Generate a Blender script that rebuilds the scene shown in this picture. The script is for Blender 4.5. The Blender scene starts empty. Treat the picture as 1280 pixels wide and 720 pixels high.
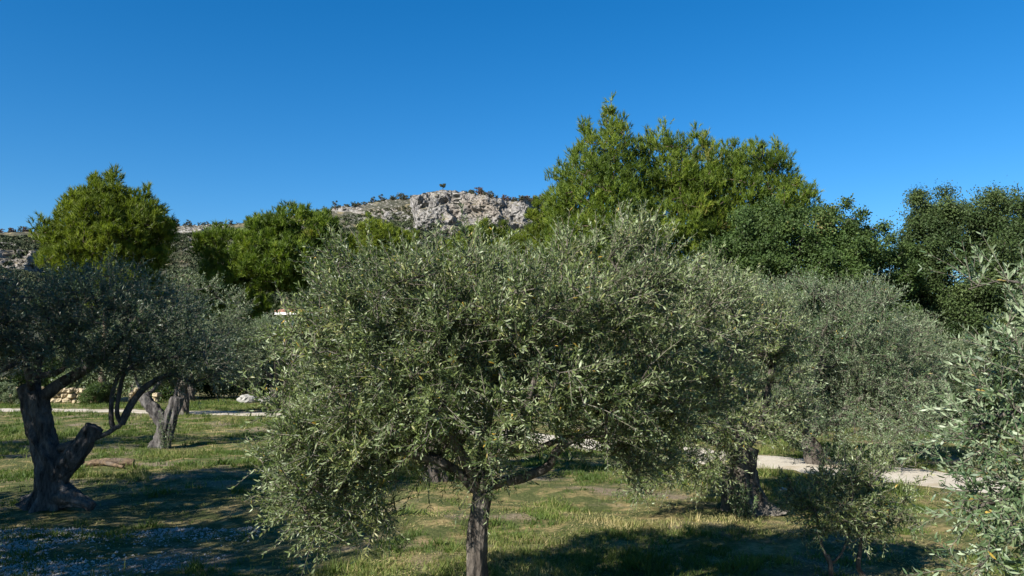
import bpy, math, time
import numpy as np

T0 = time.time()
SC = bpy.context.scene
COL = SC.collection
F = 1000.0
PITCH = math.atan(95 / F)
CAM_Z = 2.0
SUN_AZ = math.radians(-137)     # measured from the view direction, negative = left
SUN_EL = math.radians(35)

# ------------------------------------------------------------------ helpers
def norm(v):
    v = np.asarray(v, float)
    return v / np.maximum(np.linalg.norm(v, axis=-1, keepdims=True), 1e-9)

def P(px, py, Y):
    """world point on the ray of photo pixel (px,py) at depth Y metres"""
    u = (px - 640) / F
    v = (360 - py) / F
    dy = math.cos(PITCH) - v * math.sin(PITCH)
    dz = math.sin(PITCH) + v * math.cos(PITCH)
    return np.array([u / dy * Y, Y, CAM_Z + dz / dy * Y])

def hash3(ix, iy, iz):
    h = (ix * 374761393 + iy * 668265263 + iz * 2147483647) & 0xffffffff
    h = ((h ^ (h >> 13)) * 1274126177) & 0xffffffff
    h = ((h ^ (h >> 15)) * 2246822519) & 0xffffffff
    return ((h ^ (h >> 16)) & 0xffffff) / float(0xffffff) * 2 - 1

def vnoise(p):
    p = np.asarray(p, float)
    i = np.floor(p).astype(np.int64)
    f = p - i
    f = f * f * f * (f * (f * 6 - 15) + 10)
    out = 0
    for dx in (0, 1):
        wx = f[..., 0] if dx else 1 - f[..., 0]
        for dy in (0, 1):
            wy = f[..., 1] if dy else 1 - f[..., 1]
            for dz in (0, 1):
                wz = f[..., 2] if dz else 1 - f[..., 2]
                out = out + wx * wy * wz * hash3(i[..., 0] + dx, i[..., 1] + dy, i[..., 2] + dz)
    return out

def fbm(p, oct=4, gain=.5, lac=2.03):
    p = np.asarray(p, float)
    a, s = 1.0, 0
    for k in range(oct):
        s = s + a * vnoise(p + 17.3 * k)
        p = p * lac
        a *= gain
    return s

def ridged(p, oct=5):
    p = np.asarray(p, float)
    a, s = 1.0, 0
    for k in range(oct):
        s = s + a * (1 - 2 * np.abs(vnoise(p + 31.7 * k)))
        p = p * 2.07
        a *= .52
    return s

class MB:
    """collects triangles / quads and links them as one mesh object"""
    def __init__(s):
        s.v, s.f, s.r, s.n = [], [], [], 0
    def add(s, v, f, rnd=None):
        v = np.asarray(v, np.float32).reshape(-1, 3)
        f = np.asarray(f, np.int64)
        if len(f) == 0: return
        s.v.append(v); s.f.append(f + s.n); s.n += len(v)
        s.r.append(np.zeros(len(f), np.float32) if rnd is None else np.broadcast_to(np.asarray(rnd, np.float32), (len(f),)))
    def build(s, name, mat, parent=None, smooth=False):
        me = bpy.data.meshes.new(name)
        if s.v:
            v = np.concatenate(s.v)
            if parent is not None:
                v = v - np.array(parent.location, np.float32)
            loops = np.concatenate([f.ravel() for f in s.f]).astype(np.int32)
            tot = np.concatenate([np.full(len(f), f.shape[1], np.int32) for f in s.f])
            st = np.concatenate([[0], np.cumsum(tot)[:-1]]).astype(np.int32)
            me.vertices.add(len(v)); me.vertices.foreach_set('co', v.astype(np.float32).ravel())
            me.loops.add(len(loops)); me.loops.foreach_set('vertex_index', loops)
            me.polygons.add(len(tot)); me.polygons.foreach_set('loop_start', st)
            try: me.polygons.foreach_set('loop_total', tot)
            except Exception: pass
            me.polygons.foreach_set('use_smooth', np.full(len(tot), smooth))
            at = me.attributes.new('rnd', 'FLOAT', 'FACE')
            at.data.foreach_set('value', np.concatenate(s.r).astype(np.float32))
            me.update(calc_edges=True)
        me.materials.append(mat)
        o = bpy.data.objects.new(name, me)
        COL.objects.link(o)
        if parent is not None: o.parent = parent
        return o

def tag(o, label=None, cat=None, group=None, kind=None):
    if label: o['label'] = label
    if cat: o['category'] = cat
    if group: o['group'] = group
    if kind: o['kind'] = kind
    return o

def root(name, loc, label, cat, group=None):
    o = bpy.data.objects.new(name, None)
    o.location = loc; o.empty_display_size = .3
    COL.objects.link(o)
    return tag(o, label, cat, group)

def copy_tree(src, loc, rot=0, scale=1, label=None, group=None):
    c = src.copy(); COL.objects.link(c)
    c.location = loc; c.rotation_euler = (0, 0, rot)
    c.scale = scale if isinstance(scale, (tuple, list)) else (scale,) * 3
    if label: c['label'] = label
    if group: c['group'] = group
    for ch in list(src.children):
        d = ch.copy(); COL.objects.link(d); d.parent = c
        for g in list(ch.children):
            e = g.copy(); COL.objects.link(e); e.parent = d
    return c

# ------------------------------------------------------------------ materials
def new_mat(name):
    m = bpy.data.materials.new(name); m.use_nodes = True
    nt = m.node_tree; nt.nodes.clear()
    return m, nt

def ND(nt, t, **kw):
    n = nt.nodes.new(t)
    for k, v in kw.items():
        if k.startswith('i_'):
            n.inputs[k[2:].replace('_', ' ')].default_value = v
        else: setattr(n, k, v)
    return n

def ramp(nt, fac, stops, interp='LINEAR'):
    r = nt.nodes.new('ShaderNodeValToRGB'); e = r.color_ramp.elements
    r.color_ramp.interpolation = interp
    while len(e) < len(stops): e.new(.5)
    for k, (p, c) in enumerate(stops):
        e[k].position = p
        e[k].color = (c[0], c[1], c[2], 1) if not isinstance(c, (int, float)) else (c, c, c, 1)
    nt.links.new(fac, r.inputs[0])
    return r.outputs[0]

def mixc(nt, fac, a, b, mode='MIX'):
    m = nt.nodes.new('ShaderNodeMix'); m.data_type = 'RGBA'; m.blend_type = mode
    for sck, v in ((m.inputs[0], fac), (m.inputs[6], a), (m.inputs[7], b)):
        if hasattr(v, 'is_output'): nt.links.new(v, sck)
        elif isinstance(v, (int, float)): sck.default_value = v
        else: sck.default_value = (v[0], v[1], v[2], 1)
    return m.outputs[2]

def noise(nt, scale, detail=4, rough=.55, vec=None, w=None):
    n = nt.nodes.new('ShaderNodeTexNoise')
    n.inputs['Scale'].default_value = scale; n.inputs['Detail'].default_value = detail
    n.inputs['Roughness'].default_value = rough
    if vec is not None: nt.links.new(vec, n.inputs['Vector'])
    return n.outputs['Fac']

def objco(nt, scale=(1, 1, 1)):
    t = nt.nodes.new('ShaderNodeTexCoord'); mp = nt.nodes.new('ShaderNodeMapping')
    mp.inputs['Scale'].default_value = scale
    nt.links.new(t.outputs['Object'], mp.inputs['Vector'])
    return mp.outputs[0]

def finish(nt, color, rough=.8, spec=.3, bump=None, bstr=.5, bdist=.02):
    b = nt.nodes.new('ShaderNodeBsdfPrincipled')
    if hasattr(color, 'is_output'): nt.links.new(color, b.inputs['Base Color'])
    else: b.inputs['Base Color'].default_value = (*color, 1)
    b.inputs['Roughness'].default_value = rough
    b.inputs['Specular IOR Level'].default_value = spec
    if bump is not None:
        bp = nt.nodes.new('ShaderNodeBump'); bp.inputs['Strength'].default_value = bstr
        bp.inputs['Distance'].default_value = bdist
        nt.links.new(bump, bp.inputs['Height']); nt.links.new(bp.outputs[0], b.inputs['Normal'])
    o = nt.nodes.new('ShaderNodeOutputMaterial')
    nt.links.new(b.outputs[0], o.inputs[0])
    return b, o

def leaf_mat(name, stops, under=None, rough=.5, spec=.4, transl=.25, tcol=None):
    m, nt = new_mat(name)
    at = ND(nt, 'ShaderNodeAttribute', attribute_name='rnd')
    col = ramp(nt, at.outputs['Fac'], stops)
    ns = noise(nt, 1.3, 2, .5, objco(nt))
    col = mixc(nt, 1.0, col, ramp(nt, ns, [(.3, .80), (.7, 1.22)]), 'MULTIPLY')
    top = col
    if under is not None:
        g = ND(nt, 'ShaderNodeNewGeometry')
        fac = nt.nodes.new('ShaderNodeMath'); fac.operation = 'MULTIPLY'
        fac.inputs[1].default_value = .85
        nt.links.new(g.outputs['Backfacing'], fac.inputs[0])
        col = mixc(nt, fac.outputs[0], col, under)
    b, o = finish(nt, col, rough, spec)
    if transl > 0:
        tr = nt.nodes.new('ShaderNodeBsdfTranslucent')
        nt.links.new(mixc(nt, 1.0, top, tcol or (1.5, 1.7, .8), 'MULTIPLY'), tr.inputs[0])
        mx = nt.nodes.new('ShaderNodeMixShader'); mx.inputs[0].default_value = transl
        nt.links.new(b.outputs[0], mx.inputs[1]); nt.links.new(tr.outputs[0], mx.inputs[2])
        nt.links.new(mx.outputs[0], o.inputs[0])
    return m

def bark_mat(name, dark, light, patch, zs=.25, sc=14):
    m, nt = new_mat(name)
    v = objco(nt, (1, 1, zs)); v2 = objco(nt)
    n1 = noise(nt, sc, 6, .65, v); n2 = noise(nt, 2.6, 3, .6, v2)
    col = ramp(nt, n1, [(.32, dark), (.62, light)])
    col = mixc(nt, ramp(nt, n2, [(.52, 0.0), (.72, .65)]), col, patch)
    n3 = noise(nt, sc * 5, 5, .7, v)
    col = mixc(nt, 1.0, col, ramp(nt, n3, [(.35, .62), (.6, 1.12)]), 'MULTIPLY')
    finish(nt, col, .92, .1, n1, 1.0, .05)
    return m

OLIVE_TOP = [(0, (.042, .062, .020)), (.45, (.080, .108, .034)), (.8, (.138, .172, .055)), (.965, (.235, .235, .090)),
             (.985, (.22, .17, .03)), (1, (.34, .22, .03))]
M = {}
M['olive'] = leaf_mat('olive_leaf', OLIVE_TOP, (.265, .315, .165), .45, .4, .25)
M['olive_dark'] = leaf_mat('shaded_olive_leaf', [(0, (.036, .060, .028)), (.5, (.060, .092, .040)), (1, (.105, .138, .060))], (.16, .19, .14), .45, .45, .2)  # darker copy of the olive leaf, shade of the crown put into its colour
M['olive_far'] = leaf_mat('distant_olive_leaf', [(0, (.050, .078, .034)), (.5, (.086, .116, .050)), (1, (.145, .170, .080))], (.23, .27, .155), .5, .4, .22)
M['olive_silver'] = leaf_mat('silvery_olive_leaf', [(0, (.050, .088, .038)), (.5, (.088, .132, .056)), (.97, (.155, .195, .092)), (1, (.32, .21, .03))], (.25, .305, .185), .45, .4, .22)
M['pine'] = leaf_mat('pine_needle', [(0, (.044, .075, .009)), (.5, (.098, .145, .016)), (.93, (.19, .235, .026)), (1, (.20, .18, .04))], None, .55, .3, .30, (1.3, 1.5, .5))
M['pine_yellow'] = leaf_mat('yellowish_pine_needle', [(0, (.054, .080, .008)), (.5, (.118, .156, .014)), (1, (.20, .23, .024))], None, .55, .3, .30, (1.3, 1.4, .5))
M['oak'] = leaf_mat('oak_leaf', [(0, (.026, .050, .012)), (.5, (.054, .088, .022)), (.93, (.095, .132, .036)), (1, (.16, .13, .05))], (.052, .080, .028), .6, .2, .25)
M['holm'] = leaf_mat('holm_oak_leaf', [(0, (.022, .040, .011)), (.5, (.046, .072, .020)), (1, (.088, .115, .036))], (.060, .078, .034), .6, .2, .15)
M['scrub'] = leaf_mat('scrub_leaf', [(0, (.030, .040, .022)), (.5, (.055, .068, .034)), (.8, (.085, .082, .048)), (1, (.12, .095, .065))], None, .8, .1, .0)
M['ridge'] = leaf_mat('ridge_tree_needle', [(0, (.035, .046, .030)), (1, (.095, .105, .062))], None, .8, .1, .0)
M['burnt'] = leaf_mat('scorched_twig', [(0, (.075, .050, .045)), (1, (.13, .090, .075))], None, .9, .1, .0)
M['grass'] = leaf_mat('grass_blade', [(0, (.052, .088, .016)), (.45, (.115, .150, .032)), (.62, (.20, .19, .070)), (1, (.42, .34, .17))], None, .6, .25, .30, (1.2, 1.4, .6))
M['sucker'] = leaf_mat('olive_sucker_leaf', [(0, (.06, .10, .035)), (1, (.13, .18, .07))], (.22, .27, .17), .45, .45, .25)
M['bark'] = bark_mat('olive_bark', (.024, .019, .016), (.145, .125, .104), (.23, .215, .185))
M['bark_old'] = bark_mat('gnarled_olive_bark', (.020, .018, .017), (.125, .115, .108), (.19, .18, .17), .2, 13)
M['bark_pine'] = bark_mat('pine_bark', (.05, .035, .025), (.18, .13, .10), (.15, .13, .11))
M['twig'] = bark_mat('twig_bark', (.10, .088, .065), (.23, .205, .16), (.28, .26, .21), 1, 30)

# ------------------------------------------------------------------ ground
def seg_dist(x, y, pts):
    d = np.full(np.shape(x), 1e9)
    for (a, b), (c, e) in zip(pts[:-1], pts[1:]):
        vx, vy = c - a, e - b
        t = np.clip(((x - a) * vx + (y - b) * vy) / (vx * vx + vy * vy), 0, 1)
        d = np.minimum(d, np.hypot(x - a - t * vx, y - b - t * vy))
    return d
PATH = [(30, 4.5), (14, 10.6), (8.6, 13.2), (5.4, 16.4), (2.2, 20.2), (-1.5, 24.6), (-5.5, 29.0), (-10.5, 32.6), (-17, 34.6), (-26, 35.6), (-45, 36)]

def gh(x, y):
    x = np.asarray(x, float); y = np.asarray(y, float)
    z = np.zeros_like(x)
    a = .05 * fbm(np.stack([x * .9, y * .9, z], -1), 3) + .10 * vnoise(np.stack([x * .13, y * .13, z + 5], -1))
    d = seg_dist(x, y, PATH)
    k = np.clip((d - 1.2) / 2.5, 0, 1)
    far = np.clip((np.hypot(x, y) - 60) / 60, 0, 1)
    return a * (.12 + .88 * k) * (1 - far)

def ghs(x, y): return float(gh(np.array([x]), np.array([y]))[0])

def grid_mesh(V, nu, nv, closed_u=False):
    iu = np.arange(nu if closed_u else nu - 1); iv = np.arange(nv - 1)
    a, b = np.meshgrid(iu, iv, indexing='ij')
    a2 = (a + 1) % nu
    return np.stack([a * nv + b, a2 * nv + b, a2 * nv + b + 1, a * nv + b + 1], -1).reshape(-1, 4)

def mat_ground():
    m, nt = new_mat('meadow_soil')
    v = objco(nt)
    big = noise(nt, .45, 5, .6, v); mid = noise(nt, 2.2, 5, .62, v); fine = noise(nt, 22, 6, .7, v)
    soil = ramp(nt, fine, [(.3, (.10, .075, .048)), (.55, (.215, .17, .115)), (.72, (.36, .315, .245))])
    straw = ramp(nt, fine, [(.3, (.15, .11, .045)), (.6, (.32, .245, .115)), (.75, (.46, .38, .22))])
    green = ramp(nt, fine, [(.3, (.030, .042, .013)), (.55, (.078, .088, .030)), (.75, (.16, .15, .065))])
    c = mixc(nt, ramp(nt, mid, [(.48, 0.0), (.66, 1.0)]), green, straw)
    c = mixc(nt, ramp(nt, big, [(.53, 0.0), (.62, .9)]), c, soil)
    finish(nt, c, .95, .1, fine, .8, .04)
    return m

ang = np.concatenate([np.linspace(math.radians(40), math.radians(140), 400, endpoint=False),
                      np.linspace(math.radians(140), math.radians(400), 130, endpoint=False)])
rr = np.concatenate([[.01], np.geomspace(.6, 3000, 250)])
A, R = np.meshgrid(ang, rr, indexing='ij')
gx, gy = np.cos(A) * R, np.sin(A) * R
V = np.stack([gx, gy, gh(gx, gy)], -1).reshape(-1, 3)
mb = MB(); mb.add(V, grid_mesh(V, len(ang), len(rr), True)[:, ::-1])
ground = tag(mb.build('ground', mat_ground(), smooth=True), kind='structure')

# sandy path, conformed to the ground
m, nt = new_mat('pale_sandy_gravel')
v = objco(nt)
n1 = noise(nt, .8, 4, .6, v); n2 = noise(nt, 35, 6, .7, v)
c = mixc(nt, ramp(nt, n2, [(.3, 0.0), (.7, 1.0)]), (.31, .275, .22), (.52, .47, .385))
c = mixc(nt, ramp(nt, n1, [(.50, 0.0), (.66, .8)]), c, (.25, .20, .125))
c = mixc(nt, ramp(nt, noise(nt, 3.5, 5, .7, v), [(.58, 0.0), (.70, .5)]), c, (.17, .16, .075))
finish(nt, c, .95, .1, n2, .5, .02)
M['path'] = m
def resample(pts, step):
    pts = np.asarray(pts, float)
    out = []
    n = len(pts)
    for i in range(n - 1):
        p0 = pts[max(i - 1, 0)]; p1 = pts[i]; p2 = pts[i + 1]; p3 = pts[min(i + 2, n - 1)]
        L = np.linalg.norm(p2 - p1); k = max(1, int(round(L / step)))
        for t in np.arange(k) / k:
            out.append(.5 * ((2 * p1) + (-p0 + p2) * t + (2 * p0 - 5 * p1 + 4 * p2 - p3) * t * t + (-p0 + 3 * p1 - 3 * p2 + p3) * t ** 3))
    out.append(pts[-1])
    return np.array(out)
pc = resample(PATH, .25)
tg = norm(np.gradient(pc, axis=0)); nl = np.stack([-tg[:, 1], tg[:, 0]], -1)
w1 = 1.0 + .35 * vnoise(np.stack([pc[:, 0] * .7, pc[:, 1] * .7, pc[:, 0] * 0 + 3], -1)) + .30 * vnoise(np.stack([pc[:, 0] * 2.2, pc[:, 1] * 2.2, pc[:, 0] * 0], -1))
w2 = 1.0 + .35 * vnoise(np.stack([pc[:, 0] * .7, pc[:, 1] * .7, pc[:, 0] * 0 + 9], -1)) + .30 * vnoise(np.stack([pc[:, 0] * 2.2, pc[:, 1] * 2.2, pc[:, 0] * 0 + 8], -1))
ss = np.linspace(-1, 1, 13)
px_ = pc[:, None, :] + nl[:, None, :] * np.where(ss[None, :, None] < 0, ss[None, :, None] * w1[:, None, None], ss[None, :, None] * w2[:, None, None])
zz = gh(px_[..., 0], px_[..., 1]) + .022 * (1 - np.abs(ss)[None, :] ** 4) + .002
V = np.concatenate([px_, zz[..., None]], -1).reshape(-1, 3)
mb = MB(); mb.add(V, grid_mesh(V, len(pc), 13)[:, ::-1])
tag(mb.build('path', M['path'], smooth=True), kind='structure')

# ------------------------------------------------------------------ mountain
RIDGE = np.array([(-900, 420), (-400, 330), (-150, 296), (0, 291), (50, 291), (110, 287), (200, 283), (300, 279), (345, 272), (400, 263), (440, 257),
                  (480, 251), (514, 248), (535, 242), (555, 240), (580, 243), (612, 248), (650, 253), (690, 252), (720, 258), (780, 285), (860, 330),
                  (960, 375), (1100, 415), (1300, 430), (1900, 445)], float)
def sstep(a, b, x):
    t = np.clip((x - a) / (b - a), 0, 1); return t * t * (3 - 2 * t)
DR = 600.0
cols = np.concatenate([np.linspace(-900, -40, 60, endpoint=False), np.linspace(-40, 730, 900, endpoint=False), np.linspace(730, 1900, 80)])
prof = []
for px in cols:
    zr = P(0, np.interp(px, RIDGE[:, 0], RIDGE[:, 1]), DR)[2]
    cl = float(sstep(511, 520, px) * (1 - sstep(655, 690, px)))
    cl2 = float(1 - sstep(38, 62, px)) * .9
    base = [(110, -1.5), (200, zr * .10), (330, zr * .29), (460, zr * .54), (540, zr * .75), (575, zr * .88), (DR, zr), (640, zr * .97), (800, zr * .5), (1000, -2)]
    cliff = [(110, -1.5), (200, zr * .10), (330, zr * .28), (440, zr * .41), (494, zr * .48), (508, zr * .63), (532, zr * .886), (600, zr * .965), (800, zr * .5), (1000, -2)]
    cl2p = [(110, -1.5), (200, zr * .10), (330, zr * .33), (402, zr * .46), (410, zr * .59), (500, zr * .78), (DR, zr), (640, zr * .97), (800, zr * .5), (1000, -2)]
    b = np.array(base)
    b = b * (1 - cl) + np.array(cliff) * cl
    b = b * (1 - cl2) + np.array(cl2p) * cl2
    prof.append(b)
prof = np.array(prof)
cuts = np.array([0, 12, 40, 60, 60, 60, 60, 14, 14, 8])
ts = np.concatenate([np.linspace(i, i + 1, cuts[i + 1], endpoint=False) for i in range(9)] + [[9]])
Yp = np.stack([np.interp(ts, range(10), p[:, 0]) for p in prof])
Zp = np.stack([np.interp(ts, range(10), p[:, 1]) for p in prof])
u = (cols - 640) / F
Xp = u[:, None] * Yp
W = np.stack([Xp, Yp, Zp], -1)
fade = np.clip((Yp - 110) / 200, 0, 1) * np.clip((1000 - Yp) / 200, 0, 1)
clm = (sstep(511, 520, cols) * (1 - sstep(660, 700, cols)))[:, None] * sstep(3.9, 4.3, ts)[None, :] * (1 - sstep(6.1, 7, ts))[None, :]
clm = np.maximum(clm, (1 - sstep(40, 70, cols))[:, None] * sstep(2.8, 3.1, ts)[None, :] * (1 - sstep(3.9, 4.3, ts))[None, :])
n_big = fbm(W / 45, 5); Wr = W + np.stack([8 * vnoise(W / 20 + 5), 8 * vnoise(W / 20 + 15), 8 * vnoise(W / 20 + 25)], -1)
Wr[..., 0] += .5 * Wr[..., 2]
n_r = ridged(Wr * np.array([1 / 24, 1 / 24, 1 / 20]), 6); n_c = fbm(W / 5 + 40, 4) - .5 * ridged(W / 8 + 90, 3)
outcrop = sstep(.15, .6, fbm(W / 30 + 70, 3))
rocky = np.clip(clm + .45 * outcrop, 0, 1)
near_r = np.clip(1 - np.abs(Yp - DR) / 70, 0, 1)
Zd = Zp + fade * (n_big * 4 * (1 - .75 * near_r) * (1 - clm) + n_r * 1.2 * rocky * (1 - .3 * near_r) + .35 * fbm(W / 2.5, 3))
Yd = Yp - fade * (n_r * 5.0 * rocky + n_c * 2.2 * rocky)
gul = np.exp(-((cols[:, None] - (548 + (ts[None, :] - 6.1) * -32)) / 7.0) ** 2) * sstep(4, 4.4, ts)[None, :] * (1 - sstep(5.3, 5.75, ts))[None, :]
Yd += gul * 9
Xd = Xp + fade * rocky * fbm(W / 5 + 9, 4) * 1.6
VM = np.stack([Xd, Yd, Zd], -1)
m, nt = new_mat('limestone_and_scrub')
v = objco(nt)
g = ND(nt, 'ShaderNodeNewGeometry')
sx = ND(nt, 'ShaderNodeSeparateXYZ'); nt.links.new(g.outputs['Normal'], sx.inputs[0])
nf = noise(nt, .35, 8, .68, objco(nt, (1, 1, .55))); nb = noise(nt, .035, 5, .6, v); nm = noise(nt, .12, 6, .65, v)
rock = ramp(nt, nf, [(.32, (.045, .042, .040)), (.44, (.14, .132, .125)), (.58, (.245, .232, .215)), (.75, (.34, .322, .30))])
rock = mixc(nt, ramp(nt, nb, [(.5, 0.0), (.7, .5)]), rock, (.24, .19, .14))
dry = ramp(nt, nf, [(.3, (.085, .07, .04)), (.55, (.20, .165, .095)), (.75, (.30, .255, .165))])
scr = ramp(nt, nf, [(.3, (.026, .030, .020)), (.6, (.062, .060, .042)), (.8, (.11, .098, .072))])
soft = mixc(nt, ramp(nt, nm, [(.53, 0.0), (.64, .9)]), scr, dry)
fac = nt.nodes.new('ShaderNodeMath'); fac.operation = 'ADD'
nt.links.new(sx.outputs[2], fac.inputs[0])
f2 = nt.nodes.new('ShaderNodeMath'); f2.operation = 'MULTIPLY'; f2.inputs[1].default_value = .5
nt.links.new(nm, f2.inputs[0]); nt.links.new(f2.outputs[0], fac.inputs[1])
c = mixc(nt, ramp(nt, fac.outputs[0], [(.92, 0.0), (1.0, 1.0)]), rock, soft)
finish(nt, c, .95, .1, nf, .6, .6)
M['mountain'] = m
mb = MB(); mb.add(VM.reshape(-1, 3), grid_mesh(VM, len(cols), len(ts))[:, ::-1])
tag(mb.build('mountain', m, smooth=False), kind='structure')
print('mountain', VM.shape, time.time() - T0)

def blob_leaves(rng, c, rad, n, size, zs=1.0):
    """n small random triangles in ellipsoids round centres c"""
    k = len(c)
    d = norm(rng.normal(size=(k, n, 3))) * rng.random((k, n, 1)) ** .4
    p = c[:, None, :] + d * rad[:, None, None] * np.array([1, 1, zs])
    a = norm(rng.normal(size=(k, n, 3))); b = norm(np.cross(a, rng.normal(size=(k, n, 3))))
    s = size[:, None, None] * (.6 + .8 * rng.random((k, n, 1)))
    V = np.stack([p - a * s * .5 - b * s * .4, p + a * s * .5 - b * s * .4, p + b * s * .6], 2).reshape(-1, 3)
    return V, np.arange(len(V)).reshape(-1, 3)

# scrub on the slopes: one uncountable mass
rng = np.random.default_rng(5)
iu = rng.integers(60, 960, 100000); iv = rng.integers(14, 246, 100000)
pts = VM[iu, iv]; cpx = cols[iu]; t_ = ts[iv]
dens = fbm(pts / 28 + 11, 3) + .35 * vnoise(pts / 9)
keep = (dens > np.where(cpx < 400, -.45, -.22)) & (clm[iu, iv] < .5)
keep |= (gul[iu, iv] > .4) & (rng.random(len(iu)) < .8)
keep |= (t_ > 2.4) & (t_ < 4.0) & (cpx > 440) & (cpx < 700) & (rng.random(len(iu)) < .55)
keep |= (clm[iu, iv] > .5) & (fbm(pts / 9 + 50, 2) > .48) & (rng.random(len(iu)) < .45)
keep |= ((t_ > 5.75) & (t_ < 6.15) & (cpx > 585) & (cpx < 700))
keep |= (t_ > 5.3) & (t_ < 6.3) & (clm[iu, iv] < .5) & (rng.random(len(iu)) < .5)
ppy = 455 - 1000 * (pts[:, 2] - 2) / pts[:, 1]
low = (clm[iu, iv] > .3) & (cpx > 505) & (ppy > 258 + (cpx - 516) * .62 + 8 * vnoise(pts / 12))
keep |= low & (cpx < 620) & (rng.random(len(iu)) < .85)
keep &= ~((cpx > 405) & (cpx < 512) & (t_ > 4.3) & (rng.random(len(iu)) < .8))
pts = pts[keep][:34000]
rad = .6 + 1.3 * rng.random(len(pts)) ** 2
mb = MB()
v_, f_ = blob_leaves(rng, pts + np.array([0, 0, .5]), rad, 26, rad * .6, .8)
pr = np.repeat(np.clip(.45 + .35 * fbm(pts / 40 + 3, 2) + .15 * rng.normal(size=len(pts)), 0, 1), 26)
mb.add(v_, f_, np.clip(pr + .12 * rng.normal(size=len(pr)), 0, 1))
tag(mb.build('hillside_scrub', M['scrub']), 'low dark scrub covering the slopes of the mountain', 'scrub', kind='stuff')

# ------------------------------------------------------------------ tubes and skeletons
def tube(mb, pts, rad, sides=6, bumpy=0, flute=0, flare=0, seed=0, cap=True, fl_n=5):
    pts = np.asarray(pts, float); n = len(pts)
    if n < 2: return
    t = norm(np.gradient(pts, axis=0))
    ref = np.array([1., .13, .07]) if abs(t[0, 0]) < .9 else np.array([.1, 1., .1])
    U = np.empty((n, 3)); u_ = norm(ref - t[0] * ref.dot(t[0]))
    for i in range(n):
        u_ = norm(u_ - t[i] * u_.dot(t[i])); U[i] = u_
    Wv = np.cross(t, U)
    th = np.linspace(0, 2 * np.pi, sides, endpoint=False)
    r = np.broadcast_to(np.asarray(rad, float)[:, None], (n, sides)).copy()
    dirs = U[:, None] * np.cos(th)[None, :, None] + Wv[:, None] * np.sin(th)[None, :, None]
    if flute or flare:
        s = np.linspace(0, 1, n)[:, None]
        hgt = np.concatenate([[0], np.cumsum(np.linalg.norm(np.diff(pts, axis=0), axis=1))])[:, None]
        tw = th[None, :] + .9 * hgt + .4 * np.sin(hgt * 3 + seed)
        fl = .6 * np.cos(fl_n * tw + seed) + .4 * np.cos((fl_n + 3) * tw - 2 * seed + hgt * 2)
        r *= 1 + flute * fl * (1 + flare * .6 * np.exp(-hgt / .25))
        r *= 1 + flare * (.55 * np.exp(-hgt / .32) + .45 * np.exp(-hgt / .10)) * (.70 + .42 * np.cos(fl_n * th[None, :] + seed) + .2 * np.cos((fl_n - 2) * th[None, :] + 2 * seed))
    Q = pts[:, None] + dirs * r[..., None]
    if bumpy:
        rm = np.asarray(rad, float)[:, None]
        sc_ = np.clip(.10 / max(float(np.max(rad)), .02), .35, 2.5)
        nz = fbm(Q * np.array([9, 9, 3.5]) * sc_ + seed * 3.1, 4) * .7 + .45 * ridged(Q * np.array([20, 20, 5]) * sc_ + seed, 3)
        nz = nz - .9 * np.clip(ridged(Q * np.array([11, 11, 2.2]) * sc_ + 60 + seed, 3) - .75, 0, 1)
        Q = Q + dirs * (nz * bumpy * rm)[..., None]
    V = Q.reshape(-1, 3)
    i, j = np.meshgrid(np.arange(n - 1), np.arange(sides), indexing='ij')
    j2 = (j + 1) % sides
    f = np.stack([i * sides + j, i * sides + j2, (i + 1) * sides + j2, (i + 1) * sides + j], -1).reshape(-1, 4)
    mb.add(V, f)
    if cap:
        c = np.concatenate([Q[-1], [pts[-1] + t[-1] * rad[-1] * .25]])
        k = np.arange(sides)
        mb.add(c, np.stack([k, (k + 1) % sides, np.full(sides, sides)], -1))

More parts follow.
